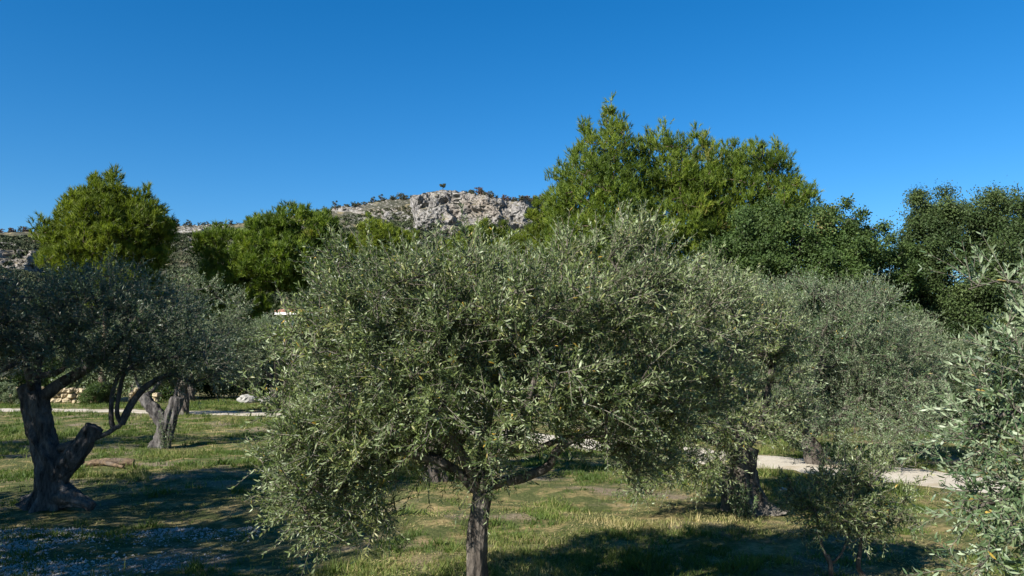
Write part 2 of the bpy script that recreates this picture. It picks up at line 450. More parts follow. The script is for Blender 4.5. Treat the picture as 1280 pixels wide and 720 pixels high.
class Skel:
    def __init__(s, step=.12):
        s.P, s.par, s.R, s.L = [], [], [], []
        s.step = step
    def limb(s, pts, r0, r1, lid):
        q = resample(pts, s.step)
        rs = np.linspace(1, 0, len(q)) ** .8 * (r0 - r1) + r1
        if s.P:
            par = int(np.argmin(np.linalg.norm(np.array(s.P) - q[0], axis=1))); q = q[1:]; rs = rs[1:]
        else: par = -1
        for p, r in zip(q, rs):
            s.P.append(p); s.par.append(par); s.R.append(r); s.L.append(lid); par = len(s.P) - 1
    def grow(s, targets, rng, trunk_ok=False, wig=.25, up=.15):
        org = np.array(s.P[0])
        targets = sorted(targets, key=lambda t: min(np.linalg.norm(np.array(s.P) - t, axis=1)))
        tips = []
        for t in targets:
            A = np.array(s.P)
            d = np.linalg.norm(A - t, axis=1)
            if not trunk_ok: d = d + np.where(np.array(s.L) == 0, 100, 0)
            # prefer joining from below / inside
            d = d + .25 * np.maximum(A[:, 2] - t[2], 0)
            k = int(np.argmin(d)); p0 = A[k]; L = np.linalg.norm(t - p0)
            pd = norm(p0 - A[s.par[k]]) if s.par[k] >= 0 else np.array([0, 0, 1.])
            c = p0 + pd * L * .35 + np.array([0, 0, up * L]) + rng.normal(size=3) * L * .10
            n = max(2, int(math.ceil(L / s.step)))
            par = k
            for i in range(1, n + 1):
                x = i / n
                q = (1 - x) ** 2 * p0 + 2 * x * (1 - x) * c + x * x * t + (rng.normal(size=3) * s.step * wig if i < n else 0)
                s.P.append(q); s.par.append(par); s.R.append(0); s.L.append(s.L[k]); par = len(s.P) - 1
            tips.append(par)
        return tips
    def solve(s, tip=.004, ex=.42):
        n = len(s.P); w = np.zeros(n); ch = [[] for _ in range(n)]
        for i in range(n):
            if s.par[i] >= 0: ch[s.par[i]].append(i)
        for i in range(n - 1, -1, -1):
            if not ch[i]: w[i] = 1
            if s.par[i] >= 0: w[s.par[i]] += w[i]
        s.w = w; s.ch = ch
        s.r = np.maximum(np.array(s.R), tip * w ** ex)
        for i in range(n):                                   # never thicker than the parent
            p = s.par[i]
            if p >= 0: s.r[i] = min(s.r[i], s.r[p])
    def chains(s):
        out = []; stack = [(0, -1)]
        while stack:
            st, par = stack.pop()
            c = ([par] if par >= 0 else []) + [st]
            i = st
            while s.ch[i]:
                kids = sorted(s.ch[i], key=lambda k: (s.L[k] == s.L[i] and s.R[k] > 0, s.w[k]), reverse=True)
                if s.L[kids[0]] != s.L[i]:
                    for k in kids: stack.append((k, i))
                    break
                for k in kids[1:]: stack.append((k, i))
                i = kids[0]; c.append(i)
            out.append((c, par))
        return out

def in_ells(rng, ells, n, mind=.18, shell=.30):
    vol = np.array([e[1][0] * e[1][1] * e[1][2] for e in ells]); pr = vol / vol.sum()
    out = []
    cand = []
    for _ in range(n * 6):
        e = ells[rng.choice(len(ells), p=pr)]
        d = norm(rng.normal(size=3)) * rng.random() ** shell
        cand.append(np.asarray(e[0]) + d * np.asarray(e[1]))
    arr = np.empty((0, 3))
    for c in cand:
        if len(out) >= n: break
        if len(arr) and np.min(np.sum((arr - c) ** 2, 1)) < mind * mind: continue
        out.append(c); arr = np.array(out)
    return out

def leaves(mb, p, d, nrm, L, Wd, rnd, detail=True):
    """olive-like leaves: base p, direction d, face normal nrm"""
    nrm = norm(nrm - d * np.sum(nrm * d, -1, keepdims=True))
    w = np.cross(d, nrm)
    L = L[:, None]; Wd = Wd[:, None]; k = len(p)
    if detail:
        V = np.stack([p,
                      p + d * L * .30 + w * Wd * .46 + nrm * L * .02, p + d * L * .30 - w * Wd * .46 + nrm * L * .02,
                      p + d * L * .68 + w * Wd * .44 - nrm * L * .01, p + d * L * .68 - w * Wd * .44 - nrm * L * .01,
                      p + d * L - nrm * L * .09], 1).reshape(-1, 3)
        f = np.array([[0, 1, 2], [2, 1, 3], [2, 3, 4], [4, 3, 5]])
        m_ = 6
    else:
        V = np.stack([p, p + d * L * .5 + w * Wd * .5, p + d * L * .5 - w * Wd * .5, p + d * L - nrm * L * .08], 1).reshape(-1, 3)
        f = np.array([[0, 1, 2], [2, 1, 3]]); m_ = 4
    fi = (np.arange(k)[:, None, None] * m_ + f[None]).reshape(-1, 3)
    mb.add(V, fi, np.repeat(rnd, len(f)))

def sprays(mbl, mbt, st, dr, ln, rng, pairs=10, L=.058, Wd=.0125, droop=.15, detail=True, twig_r=.0028, spread=(28, 62), base_r=None):
    """leafy twigs: opposite leaf pairs along a drooping twig"""
    N = len(st)
    t = (np.arange(pairs) + .7) / pairs
    t = np.clip(t[None] + rng.normal(size=(N, pairs)) * .02, .04, 1)
    gz = np.array([0, 0, -1.])
    dp = (droop * rng.random(N) * ln)[:, None, None]
    pos = st[:, None] + dr[:, None] * (ln[:, None] * t)[..., None] + gz * dp * (t ** 2)[..., None]
    tan = norm(dr[:, None] * ln[:, None, None] + gz * 2 * dp * t[..., None])
    a = norm(np.cross(dr, rng.normal(size=(N, 3)))); b = np.cross(dr, a)
    ph = (np.arange(pairs) % 2) * np.pi / 2
    side = a[:, None] * np.cos(ph)[None, :, None] + b[:, None] * np.sin(ph)[None, :, None] + rng.normal(size=(N, pairs, 3)) * .25
    side = norm(side - tan * np.sum(side * tan, -1, keepdims=True))
    for sg in (1, -1):
        an = np.radians(rng.uniform(*spread, size=(N, pairs)))[..., None]
        d = norm(tan * np.cos(an) + sg * side * np.sin(an) + rng.normal(size=(N, pairs, 3)) * .12)
        nr = norm(tan + rng.normal(size=(N, pairs, 3)) * .55 + np.array([0, 0, .3]))
        Lf = L * (.65 + .6 * rng.random((N, pairs))) * (1.05 - .35 * t)
        keep = rng.random((N, pairs)) < .93
        rv = np.clip(base_r[:, None] + rng.normal(size=(N, pairs)) * .22, 0, .965) if base_r is not None else rng.random((N, pairs)) * .965
        yl = rng.random((N, pairs)) < .010
        rv = np.where(yl, .985 + .015 * rng.random((N, pairs)), rv)
        k = keep.ravel()
        leaves(mbl, pos.reshape(-1, 3)[k], d.reshape(-1, 3)[k], nr.reshape(-1, 3)[k], Lf.ravel()[k], (Lf * (Wd / L) * (.8 + .4 * rng.random((N, pairs)))).ravel()[k], rv.ravel()[k], detail)
    # the twig itself: three-sided, three rings
    if mbt is not None:
        tt = np.array([0, .5, 1.])
        q = st[:, None] + dr[:, None] * (ln[:, None] * tt)[..., None] + gz * dp * (tt ** 2)[None, :, None]
        th = np.array([0, 2.1, 4.2]); rr_ = twig_r * np.array([1.2, .9, .4])
        V = q[:, :, None] + (a[:, None, None] * np.cos(th)[None, None, :, None] + b[:, None, None] * np.sin(th)[None, None, :, None]) * rr_[None, :, None, None]
        f = []
        for i in (0, 1):
            for j in range(3):
                f.append([i * 3 + j, i * 3 + (j + 1) % 3, i * 3 + 3 + (j + 1) % 3, i * 3 + 3 + j])
        f = np.array(f)
        mbt.add(V.reshape(-1, 3), (np.arange(N)[:, None, None] * 9 + f[None]).reshape(-1, 4))

def olive(label, trunk, limbs, ells, seed, Y=6, natt=300, tw_per=9, pairs=10, L=.058, Wd=.0125, tlen=(.2, .38), step=.12, mind=.16,
          leafm='olive', barkm='bark', detail=True, flute=.12, flare=.5, bumpy=.10, shoots=0, group='olive trees of the grove', droop=.2,
          center=None, fl_n=5, updir=.45, tip=.004, stubs=(), shell=.3, cat='olive tree', gap=.30):
    rng = np.random.default_rng(seed)
    sk = Skel(step)
    sk.limb(trunk[0], trunk[1], trunk[2], 0)
    lid = 1
    for (pts, r0, r1, newpart) in limbs:
        if newpart: cur = lid; lid += 1
        sk.limb(pts, r0, r1, cur)
    att = in_ells(rng, ells, natt, mind, shell)
    aa = np.array(att); gs = max(.40, 3.2 * mind)
    nz_ = vnoise(aa / gs + seed) + .5 * vnoise(aa / gs * 2.1 + seed)
    att = [a for a, q in zip(att, nz_) if q < gap]
    tips = sk.grow(att, rng)
    sk.solve(tip)
    rt = root('olive_tree', trunk[0][0], label, cat, group)
    Pn = np.array(sk.P); parts = {}
    ground_z = trunk[0][0][2]
    for c, par in sk.chains():
        l = sk.L[c[-1]]
        mbp = parts.setdefault(l, MB())
        rad = sk.r[c].copy()
        if par >= 0: rad[0] = rad[1]
        big = rad.max()
        if l == 0:
            pp = Pn[c]
            q = resample(pp, .028) if len(pp) > 1 else pp
            rq = np.interp(np.linspace(0, 1, len(q)), np.linspace(0, 1, len(rad)), rad)
            tube(mbp, q, rq, 72, bumpy, flute, flare, seed, True, fl_n)
        elif big > .02:
            q = resample(Pn[c], step * .45)
            rq = np.interp(np.linspace(0, 1, len(q)), np.linspace(0, 1, len(rad)), rad)
            tube(mbp, q, rq, 14, .13, 0, 0, seed)
        else:
            tube(mbp, Pn[c], rad, 5 if big > .008 else 4, 0)
    for (pts, r0, r1, fl) in stubs:                      # sawn stubs belong to the trunk
        q = resample(pts, .025)
        tube(parts[0], q, np.linspace(r0, r1, len(q)), 56, .22, .14, fl, seed + 3)
    parts[0].build('trunk', M[barkm], rt, True)
    for l in sorted(parts):
        if l: parts[l].build('branch', M[barkm], rt, True)
    # leafy sprays along the last stretch of every shoot
    st, dr, ln, br = [], [], [], []
    cen = np.mean([e[0] for e in ells], axis=0) if center is None else np.asarray(center)
    size = np.mean([np.linalg.norm(e[1]) for e in ells])
    for tnode in tips:
        i = tnode; path = [i]
        while len(path) < 6 and sk.par[i] >= 0 and sk.r[sk.par[i]] < .02:
            i = sk.par[i]; path.append(i)
        tp = Pn[tnode]
        outw = norm(tp - cen)
        tb = np.clip(.42 + .2 * rng.normal(), .05, .9)
        for k in range(tw_per):
            j = path[min(len(path) - 1, int(abs(rng.normal()) * 2.0))]
            p = Pn[j] + rng.normal(size=3) * .01
            d = norm(outw * .75 + np.array([0, 0, updir]) + rng.normal(size=3) * .62)
            st.append(p); dr.append(d); ln.append(rng.uniform(*tlen)); br.append(tb)
    if shoots:
        zs = np.array([Pn[t][2] for t in tips]); th_ = np.quantile(zs, .62)
        cand = [t for t in tips if Pn[t][2] > th_]
        for k in range(shoots):
            t = cand[rng.integers(len(cand))]
            d = norm(np.array([rng.normal() * .22, rng.normal() * .22, 1]) + .2 * norm(Pn[t] - cen))
            st.append(Pn[t]); dr.append(d); ln.append(rng.uniform(.8, 1.25) * tlen[1]); br.append(.75)
    mbl, mbt = MB(), MB()
    sprays(mbl, mbt, np.array(st), np.array(dr), np.array(ln), rng, pairs, L, Wd, droop, detail, base_r=np.array(br))
    fo = mbl.build('foliage', M[leafm], rt)
    mbt.build('twigs', M['twig'], rt)['kind'] = 'stuff'
    return rt

def ell(px, py, Y, rpx, rpy, ry):
    return (P(px, py, Y), np.array([rpx * Y / F, ry, rpy * Y / F]))

def gp(px, Y):
    """ground point under a photo column at depth Y"""
    x = (px - 640) / F * Y
    return np.array([x, Y, ghs(x, Y)])

# ------------------------------------------------------------------ foreground olive
Y = 6.0
b = gp(594, Y); b[2] -= .03
trunk = ([b, P(595, 740, Y), P(597, 680, Y), P(600, 640, Y), P(604, 614, Y)], .074, .062)
limbs = [
 ([P(604, 614, Y), P(622, 604, Y), P(645, 600, Y - .05), P(668, 592, Y - .05), P(686, 582, Y), P(694, 566, Y), P(712, 552, Y + .1), P(742, 540, Y + .15), P(790, 510, Y + .3), P(830, 460, Y + .4)], .040, .012, True),
 ([P(604, 614, Y), P(606, 590, Y), P(622, 570, Y + .05), P(646, 548, Y + .1), P(664, 520, Y + .15), P(690, 492, Y + .2), P(720, 440, Y + .3), P(760, 380, Y + .3)], .050, .012, True),
 ([P(646, 566, Y + .05), P(670, 562, Y + .15), P(694, 552, Y + .25), P(722, 546, Y + .4), P(760, 540, Y + .6)], .032, .012, False),
 ([P(602, 620, Y), P(590, 590, Y - .1), P(572, 560, Y - .2), P(560, 520, Y - .25), P(548, 460, Y - .3), P(530, 380, Y - .3)], .045, .012, True),
 ([P(600, 622, Y), P(580, 596, Y), P(552, 578, Y - .05), P(520, 570, Y - .1), P(480, 560, Y - .15), P(430, 560, Y - .2), P(390, 590, Y - .2)], .042, .010, True),
 ([P(552, 578, Y), P(505, 545, Y + .2), P(460, 500, Y + .3), P(420, 440, Y + .35)], .03, .010, False),
 ([P(604, 614, Y), P(600, 580, Y + .25), P(610, 530, Y + .5), P(620, 460, Y + .7), P(630, 380, Y + .6)], .042, .012, True),
 ([P(603, 616, Y), P(612, 590, Y - .25), P(630, 560, Y - .5), P(660, 500, Y - .7), P(680, 430, Y - .7)], .036, .010, True),
]
ells = [ell(475, 450, Y, 115, 115, 1.0), ell(560, 432, Y, 150, 112, 1.15), ell(680, 400, Y, 140, 110, 1.15), ell(770, 420, Y + .2, 110, 115, 1.05),
        ell(410, 555, Y - .1, 70, 105, .75), ell(415, 632, Y - .2, 42, 50, .5), ell(600, 530, Y - .45, 95, 45, .7),
        ell(830, 510, Y + .3, 60, 85, .7), ell(520, 540, Y - .2, 90, 60, .8), ell(720, 490, Y + .1, 100, 50, .8),
        ell(425, 430, Y, 48, 60, .8), ell(440, 640, Y - .1, 60, 40, .5), ell(800, 560, Y + .3, 45, 40, .5), ell(850, 400, Y + .2, 60, 80, .9), ell(880, 470, Y + .5, 40, 80, .8),
        ell(650, 480, Y - .65, 100, 70, .5), ell(740, 510, Y - .4, 70, 55, .5), ell(520, 500, Y - .6, 80, 55, .5), ell(582, 600, Y - .35, 42, 24, .25), ell(545, 590, Y - .35, 36, 26, .3), ell(385, 445, Y, 28, 40, .6), ell(385, 500, Y, 28, 60, .6), ell(378, 590, Y - .1, 20, 60, .5), ell(440, 342, Y, 40, 25, .6), ell(640, 325, Y, 80, 25, .9), ell(760, 310, Y + .1, 60, 28, .8), ell(770, 545, Y + .3, 60, 40, .6)]
olive('large grey-green olive tree with a forked slender trunk in the centre foreground', trunk, limbs, ells, 11, natt=1420, tw_per=8, pairs=12,
      L=.050, Wd=.0112, tlen=(.18, .36), mind=.15, gap=.24, shoots=46, flute=.16, flare=.15, fl_n=2, bumpy=.16)
print('main olive', time.time() - T0)

# ------------------------------------------------------------------ old gnarled olive on the left
Y = 11.1
b = gp(64, Y); b[2] -= .05
trunk = ([b, P(64, 610, Y), P(63, 590, Y), P(58, 565, Y), P(52, 545, Y), P(48, 522, Y), P(46, 500, Y), P(44, 490, Y)], .175, .14)
limbs = [
 ([P(46, 500, Y), P(58, 492, Y), P(78, 478, Y), P(100, 466, Y), P(124, 450, Y - .1), P(150, 425, Y - .2), P(170, 390, Y - .2)], .085, .03, True),
 ([P(44, 492, Y), P(44, 470, Y + .1), P(48, 450, Y + .15), P(62, 430, Y + .2), P(70, 400, Y + .2), P(80, 370, Y + .2)], .075, .025, True),
 ([P(44, 470, Y + .1), P(60, 468, Y), P(78, 462, Y - .1), P(86, 440, Y - .2), P(96, 415, Y - .3)], .045, .02, False),
 ([P(42, 492, Y), P(36, 472, Y - .2), P(34, 458, Y - .3), P(20, 454, Y - .4), P(0, 464, Y - .5), P(-30, 440, Y - .6)], .05, .02, True),
 ([P(36, 472, Y - .2), P(28, 440, Y - .1), P(14, 410, Y), P(0, 380, Y + .1)], .045, .02, False),
 ([P(108, 552, Y - .1), P(126, 545, Y - .1), P(142, 536, Y - .1), P(152, 530, Y - .1), P(160, 512, Y - .1), P(172, 494, Y - .1), P(190, 478, Y - .1), P(215, 468, Y), P(240, 478, Y), P(262, 470, Y + .1)], .062, .016, True),
 ([P(140, 538, Y - .1), P(139, 515, Y - .1), P(141, 490, Y - .1), P(148, 470, Y - .1), P(160, 452, Y), P(168, 420, Y + .1)], .036, .015, False),
 ([P(150, 531, Y - .1), P(146, 510, Y - .2), P(150, 488, Y - .2), P(156, 466, Y - .25), P(180, 450, Y - .3), P(220, 446, Y - .3), P(255, 440, Y - .3)], .036, .015, False),
]
ells = [ell(60, 385, Y, 85, 48, 1.2), ell(-20, 410, Y, 70, 55, 1.1), ell(140, 385, Y, 75, 48, 1.1), ell(205, 415, Y, 65, 38, 1.0), ell(255, 440, Y, 32, 28, .7), ell(10, 370, Y + .3, 70, 30, .9),
        ell(110, 425, Y + .3, 90, 22, .9), ell(170, 452, Y + .2, 70, 14, .6), ell(40, 440, Y - .5, 90, 24, .7), ell(125, 445, Y - .4, 60, 22, .7), ell(262, 458, Y, 34, 22, .7), ell(225, 462, Y + .3, 40, 16, .6), ell(20, 442, Y + .3, 60, 16, .6)]
stub = [([P(68, 602, Y), P(80, 585, Y - .05), P(93, 568, Y - .1), P(106, 553, Y - .1), P(114, 540, Y - .1), P(118, 533, Y - .1)], .14, .115, 0),
        ([P(50, 520, Y), P(38, 500, Y - .03), P(34, 490, Y - .03), P(30, 482, Y - .05)], .14, .09, 0),
        ([P(76, 618, Y - .02), P(92, 622, Y - .1), P(106, 628, Y - .14), P(116, 634, Y - .16)], .16, .05, 0)]
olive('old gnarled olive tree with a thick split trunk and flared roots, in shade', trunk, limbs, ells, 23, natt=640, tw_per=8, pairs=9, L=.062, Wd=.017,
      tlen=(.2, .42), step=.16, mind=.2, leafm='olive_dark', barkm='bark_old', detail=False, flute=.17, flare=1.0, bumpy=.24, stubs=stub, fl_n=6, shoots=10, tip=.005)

# ------------------------------------------------------------------ second olive, cut back trunk
Y = 20.2
b = gp(205, Y); b[2] -= .05
trunk = ([b, P(206, 545, Y), P(207, 535, Y), P(208, 528, Y)], .20, .19)
limbs = [
 ([P(207, 530, Y), P(196, 517, Y), P(186, 503, Y), P(180, 494, Y), P(172, 480, Y), P(165, 450, Y), P(160, 420, Y)], .055, .02, True),
 ([P(182, 498, Y), P(200, 478, Y + .2), P(230, 450, Y + .3), P(260, 420, Y + .3)], .07, .03, False),
 ([P(208, 528, Y), P(218, 505, Y + .2), P(222, 480, Y + .3), P(245, 440, Y + .5), P(250, 400, Y + .5)], .045, .02, True)]
ells = [ell(265, 405, Y, 45, 45, 1.3), ell(200, 425, Y + .3, 60, 38, 1.4), ell(160, 440, Y + .4, 45, 26, 1.2), ell(295, 440, Y, 30, 32, 1.0), ell(250, 370, Y + .2, 30, 22, .9)]
olive('olive tree with a stubby forked trunk sawn off low, beyond the fallen log', trunk, limbs, ells, 31, natt=380, tw_per=7, pairs=8, L=.085, Wd=.026,
      tlen=(.3, .55), step=.25, mind=.27, leafm='olive_far', barkm='bark_old', detail=False, flute=.2, flare=.3, bumpy=.26, tip=.007,
      stubs=[([P(210, 534, Y), P(215, 518, Y), P(219, 506, Y), P(221, 497, Y)], .165, .14, 0), ([P(207, 536, Y), P(198, 520, Y), P(188, 506, Y), P(179, 495, Y)], .16, .135, 0)])

# ------------------------------------------------------------------ thick-trunked olive right of centre
Y = 10.8
b = gp(930, Y); b[2] -= .05
trunk = ([b, P(930, 628, Y), P(927, 605, Y), P(928, 580, Y), P(930, 560, Y)], .24, .17)
limbs = [
 ([P(930, 565, Y), P(915, 535, Y), P(890, 505, Y), P(860, 470, Y), P(830, 430, Y)], .08, .02, True),
 ([P(930, 562, Y), P(935, 530, Y + .2), P(930, 490, Y + .3), P(920, 430, Y + .3), P(910, 380, Y + .3)], .085, .02, True),
 ([P(932, 562, Y), P(948, 530, Y - .1), P(960, 495, Y - .2), P(965, 450, Y - .3), P(960, 410, Y - .3)], .07, .02, True),
 ([P(927, 572, Y), P(900, 556, Y - .4), P(870, 545, Y - .7), P(840, 540, Y - .8), P(815, 560, Y - .8)], .05, .014, True)]
ells = [ell(880, 420, Y, 75, 75, 1.3), ell(850, 500, Y - .3, 65, 60, 1.1), ell(935, 440, Y, 55, 85, 1.2), ell(825, 555, Y - .6, 35, 35, .7), ell(920, 530, Y - .6, 55, 28, .7), ell(800, 440, Y + .2, 45, 70, 1.0), ell(860, 570, Y - .7, 50, 28, .6), ell(815, 590, Y - .7, 30, 28, .5), ell(975, 520, Y - .3, 32, 34, .7), ell(890, 590, Y - .9, 22, 16, .4), ell(860, 365, Y + .2, 60, 28, 1.0)]
olive('mature olive tree with a thick dark trunk, right of the centre tree', trunk, limbs, ells, 47, natt=860, tw_per=9, pairs=9, L=.062, Wd=.0165,
      tlen=(.2, .40), step=.16, mind=.19, detail=False, flute=.16, flare=.9, bumpy=.24, shoots=30, tip=.005, leafm='olive')

# ------------------------------------------------------------------ broad olive by the path
Y = 16.2
b = gp(1022, Y); b[2] -= .05
trunk = ([b, P(1020, 575, Y), P(1014, 560, Y), P(1008, 548, Y)], .19, .14)
limbs = [
 ([P(1010, 552, Y), P(990, 520, Y), P(965, 480, Y), P(940, 430, Y)], .08, .02, True),
 ([P(1008, 548, Y), P(1015, 510, Y + .3), P(1025, 460, Y + .3), P(1030, 400, Y + .3)], .08, .02, True),
 ([P(1010, 550, Y), P(1040, 525, Y - .2), P(1080, 495, Y - .3), P(1130, 470, Y - .3)], .075, .02, True)]
ells = [ell(960, 430, Y, 55, 75, 1.5), ell(1040, 420, Y, 75, 55, 1.6), ell(1110, 450, Y, 55, 60, 1.4), ell(1000, 490, Y - .5, 60, 42, 1.2), ell(1090, 500, Y - .4, 65, 32, 1.2), ell(950, 380, Y, 30, 25, .8), ell(1115, 535, Y - 1.2, 55, 24, .9), ell(1060, 535, Y - .9, 35, 18, .8), ell(1150, 505, Y - .5, 30, 32, .8), ell(1010, 375, Y, 45, 22, 1.0), ell(1075, 385, Y, 45, 24, 1.1)]
olive('broad silvery olive tree standing at the edge of the sandy path', trunk, limbs, ells, 53, natt=900, tw_per=10, pairs=9, L=.064, Wd=.0175,
      tlen=(.25, .5), step=.2, mind=.24, leafm='olive_silver', detail=False, flute=.12, flare=.4, bumpy=.14, shoots=40, tip=.006)

# ------------------------------------------------------------------ young olive bottom right
Y = 7.3
b = gp(1040, Y); b[2] -= .02
trunk = ([b, P(1040, 722, Y), P(1038, 705, Y), P(1034, 694, Y)], .022, .018)
limbs = [
 ([P(1038, 706, Y), P(1028, 685, Y), P(1024, 660, Y), P(1018, 632, Y)], .016, .006, True),
 ([P(1038, 706, Y), P(1052, 692, Y), P(1060, 672, Y), P(1064, 650, Y)], .013, .006, True)]
ells = [ell(1050, 622, Y, 55, 32, .45), ell(1010, 640, Y, 35, 32, .38), ell(1085, 640, Y, 38, 30, .38), ell(1060, 590, Y, 45, 22, .3), ell(1000, 615, Y, 28, 22, .3)]
olive('small young olive tree with a thin stem forking near the ground', trunk, limbs, ells, 61, natt=150, tw_per=4, pairs=8, L=.050, Wd=.0125,
      tlen=(.10, .22), step=.07, mind=.085, leafm='olive', flute=.02, flare=.1, bumpy=.06, tip=.0022, group='young olive stems', detail=True)
b = gp(1071, Y + .15); b[2] -= .02
trunk = ([b, P(1073, 710, Y + .15), P(1075, 690, Y + .15), P(1076, 678, Y + .15)], .021, .017)
limbs = [([P(1076, 680, Y + .15), P(1078, 660, Y + .2), P(1084, 630, Y + .25), P(1086, 600, Y + .25)], .014, .006, True),
         ([P(1076, 680, Y + .15), P(1092, 660, Y + .1), P(1110, 645, Y + .1)], .01, .005, True)]
ells = [ell(1098, 632, Y + .2, 42, 32, .38), ell(1120, 650, Y + .1, 22, 22, .25), ell(1080, 590, Y + .3, 38, 26, .3), ell(1125, 600, Y + .2, 26, 26, .3)]
olive('small young olive with a single straight thin stem at lower right', trunk, limbs, ells, 67, natt=90, tw_per=4, pairs=8, L=.050, Wd=.0125,
      tlen=(.10, .22), step=.07, mind=.085, leafm='olive', flute=.02, flare=.1, bumpy=.06, tip=.0022, group='young olive stems', detail=True)

# ------------------------------------------------------------------ near olive entering at the right edge
Y = 4.5
b = gp(1430, Y); b[2] -= .03
trunk = ([b, P(1428, 800, Y), P(1422, 700, Y), P(1415, 620, Y), P(1410, 590, Y)], .10, .08)
limbs = [
 ([P(1412, 600, Y), P(1370, 560, Y), P(1320, 530, Y), P(1270, 515, Y), P(1225, 530, Y), P(1195, 545, Y)], .035, .005, True),
 ([P(1410, 592, Y), P(1380, 500, Y), P(1340, 430, Y), P(1290, 365, Y), P(1255, 350, Y), P(1225, 357, Y)], .035, .004, True),
 ([P(1413, 605, Y), P(1370, 610, Y - .2), P(1310, 615, Y - .3), P(1250, 625, Y - .3), P(1205, 640, Y - .3)], .03, .005, True),
 ([P(1410, 595, Y), P(1400, 520, Y + .4), P(1380, 440, Y + .6), P(1350, 380, Y + .6)], .04, .01, True)]
ells = [ell(1270, 520, Y, 55, 45, .5), ell(1330, 480, Y, 70, 90, .7), ell(1240, 545, Y - .1, 42, 28, .4), ell(1265, 655, Y - .3, 55, 55, .5), ell(1215, 690, Y - .3, 25, 40, .35),
        ell(1400, 480, Y, 100, 130, .9), ell(1300, 600, Y - .2, 60, 60, .55), ell(1285, 415, Y, 28, 28, .3), ell(1215, 356, Y, 22, 7, .1), ell(1262, 350, Y, 26, 12, .14), ell(1300, 375, Y, 24, 14, .2)]
olive('close silvery olive tree reaching in with its branches at the right edge', trunk, limbs, ells, 71, natt=250, tw_per=6, pairs=11, L=.060, Wd=.0135,
      tlen=(.18, .36), step=.11, mind=.14, leafm='olive_silver', flute=.1, flare=.4, bumpy=.1, shoots=14, shell=.4, tip=.003)
print('near olives', time.time() - T0)

# ------------------------------------------------------------------ pines
def pine(label, x, Yd, ells, seed, npuff, per, K=18, nl=.17, nw=.022, mat='pine', puff=.50, zs=.8, group='umbrella and cone shaped pine trees', mind=.52, shell=.17, trunk_r=.2):
    rng = np.random.default_rng(seed)
    b = np.array([x, Yd, ghs(x, Yd) - .05])
    top = max(e[0][2] + e[1][2] for e in ells)
    sk = Skel(.45)
    cx = np.mean([e[0][0] for e in ells]); cy = np.mean([e[0][1] for e in ells])
    sk.limb([b, b + [.1, 0, top * .3], np.array([(x + cx) / 2, (Yd + cy) / 2, top * .6]), np.array([cx, cy, top * .86])], trunk_r, .04, 0)
    c = in_ells(rng, ells, npuff, mind, shell)
    n0 = len(c); cc_ = np.array(c); cm = cc_.mean(0)
    edge = np.argsort(-np.sum(((cc_ - cm) / cc_.std(0)) ** 2, 1) - .7 * (cc_[:, 2] - cm[2]))[:int(n0 * .6)]
    for k_ in rng.choice(edge, min(int(n0 * .45), len(edge)), replace=False):
        c.append(cc_[k_] + norm(norm(cc_[k_] - cm) * .6 + [0, 0, .8] + rng.normal(size=3) * .35) * rng.uniform(.25, .62))
    sk.grow(c, rng, True, .12, -.05)
    sk.solve(.014, .4)
    rt = root('pine_tree', b, label, 'pine tree', group)
    mb = MB()
    Pn = np.array(sk.P)
    for ch, par in sk.chains():
        rad = sk.r[ch].copy()
        if par >= 0: rad[0] = rad[1]
        tube(mb, Pn[ch], rad, 10 if rad.max() > .08 else 5, .08 if rad.max() > .08 else 0)
    mb.build('trunk', M['bark_pine'], rt, True)
    c = np.array(c); cen = np.mean([e[0] for e in ells], axis=0)
    n = len(c)
    pr = puff * rng.uniform(.65, 1.25, n)
    ec = np.array([e[0] for e in ells]); er = np.array([e[1] for e in ells])
    own = np.argmin(np.sum(((c[:, None] - ec[None]) / er[None]) ** 2, -1), 1)
    pr = np.minimum(pr, .42 * np.cbrt(np.prod(er[own], 1)) + .10)
    outw = norm((c - cen) * np.array([1, 1, .6]))
    pr[n0:] = rng.uniform(.14, .34, n - n0)
    # every shoot of a clump rises and leans outwards
    d = norm(rng.normal(size=(n, per, 3)) + np.array([0, 0, .45]) + .35 * outw[:, None])
    pos = c[:, None] + d * (rng.random((n, per, 1)) ** .5) * (1 + .22 * np.abs(rng.normal(size=(n, per, 1)))) * pr[:, None, None] * np.array([1, 1, zs])
    sd = norm(d * .55 + np.array([0, 0, .75]) + .25 * rng.normal(size=(n, per, 3)))
    # long needles round the shoot
    q = pos[:, :, None] + sd[:, :, None] * rng.uniform(-.10, .14, (n, per, K, 1))
    nd = norm(sd[:, :, None] * .9 + rng.normal(size=(n, per, K, 3)) * .38)
    wv = norm(np.cross(nd, rng.normal(size=(n, per, K, 3)))) * nw * .5
    LL = nl * rng.uniform(.7, 1.2, (n, per, K, 1))
    V = np.stack([q - wv, q + wv, q + nd * LL], 3).reshape(-1, 3)
    rb = np.clip(.45 + .16 * rng.normal(size=(n, 1, 1)) + .10 * rng.normal(size=(n, per, 1)) + .12 * rng.normal(size=(n, per, K)), 0, 1)
    kp = np.ones((n, per), bool); kp[n0:] = rng.random((n - n0, per)) < .34
    kp = np.repeat(kp.ravel(), K); V = V.reshape(-1, 3, 3)[kp].reshape(-1, 3)
    mb = MB(); mb.add(V, np.arange(len(V)).reshape(-1, 3), rb.ravel()[kp])
    mb.build('foliage', M[mat], rt)
    return rt

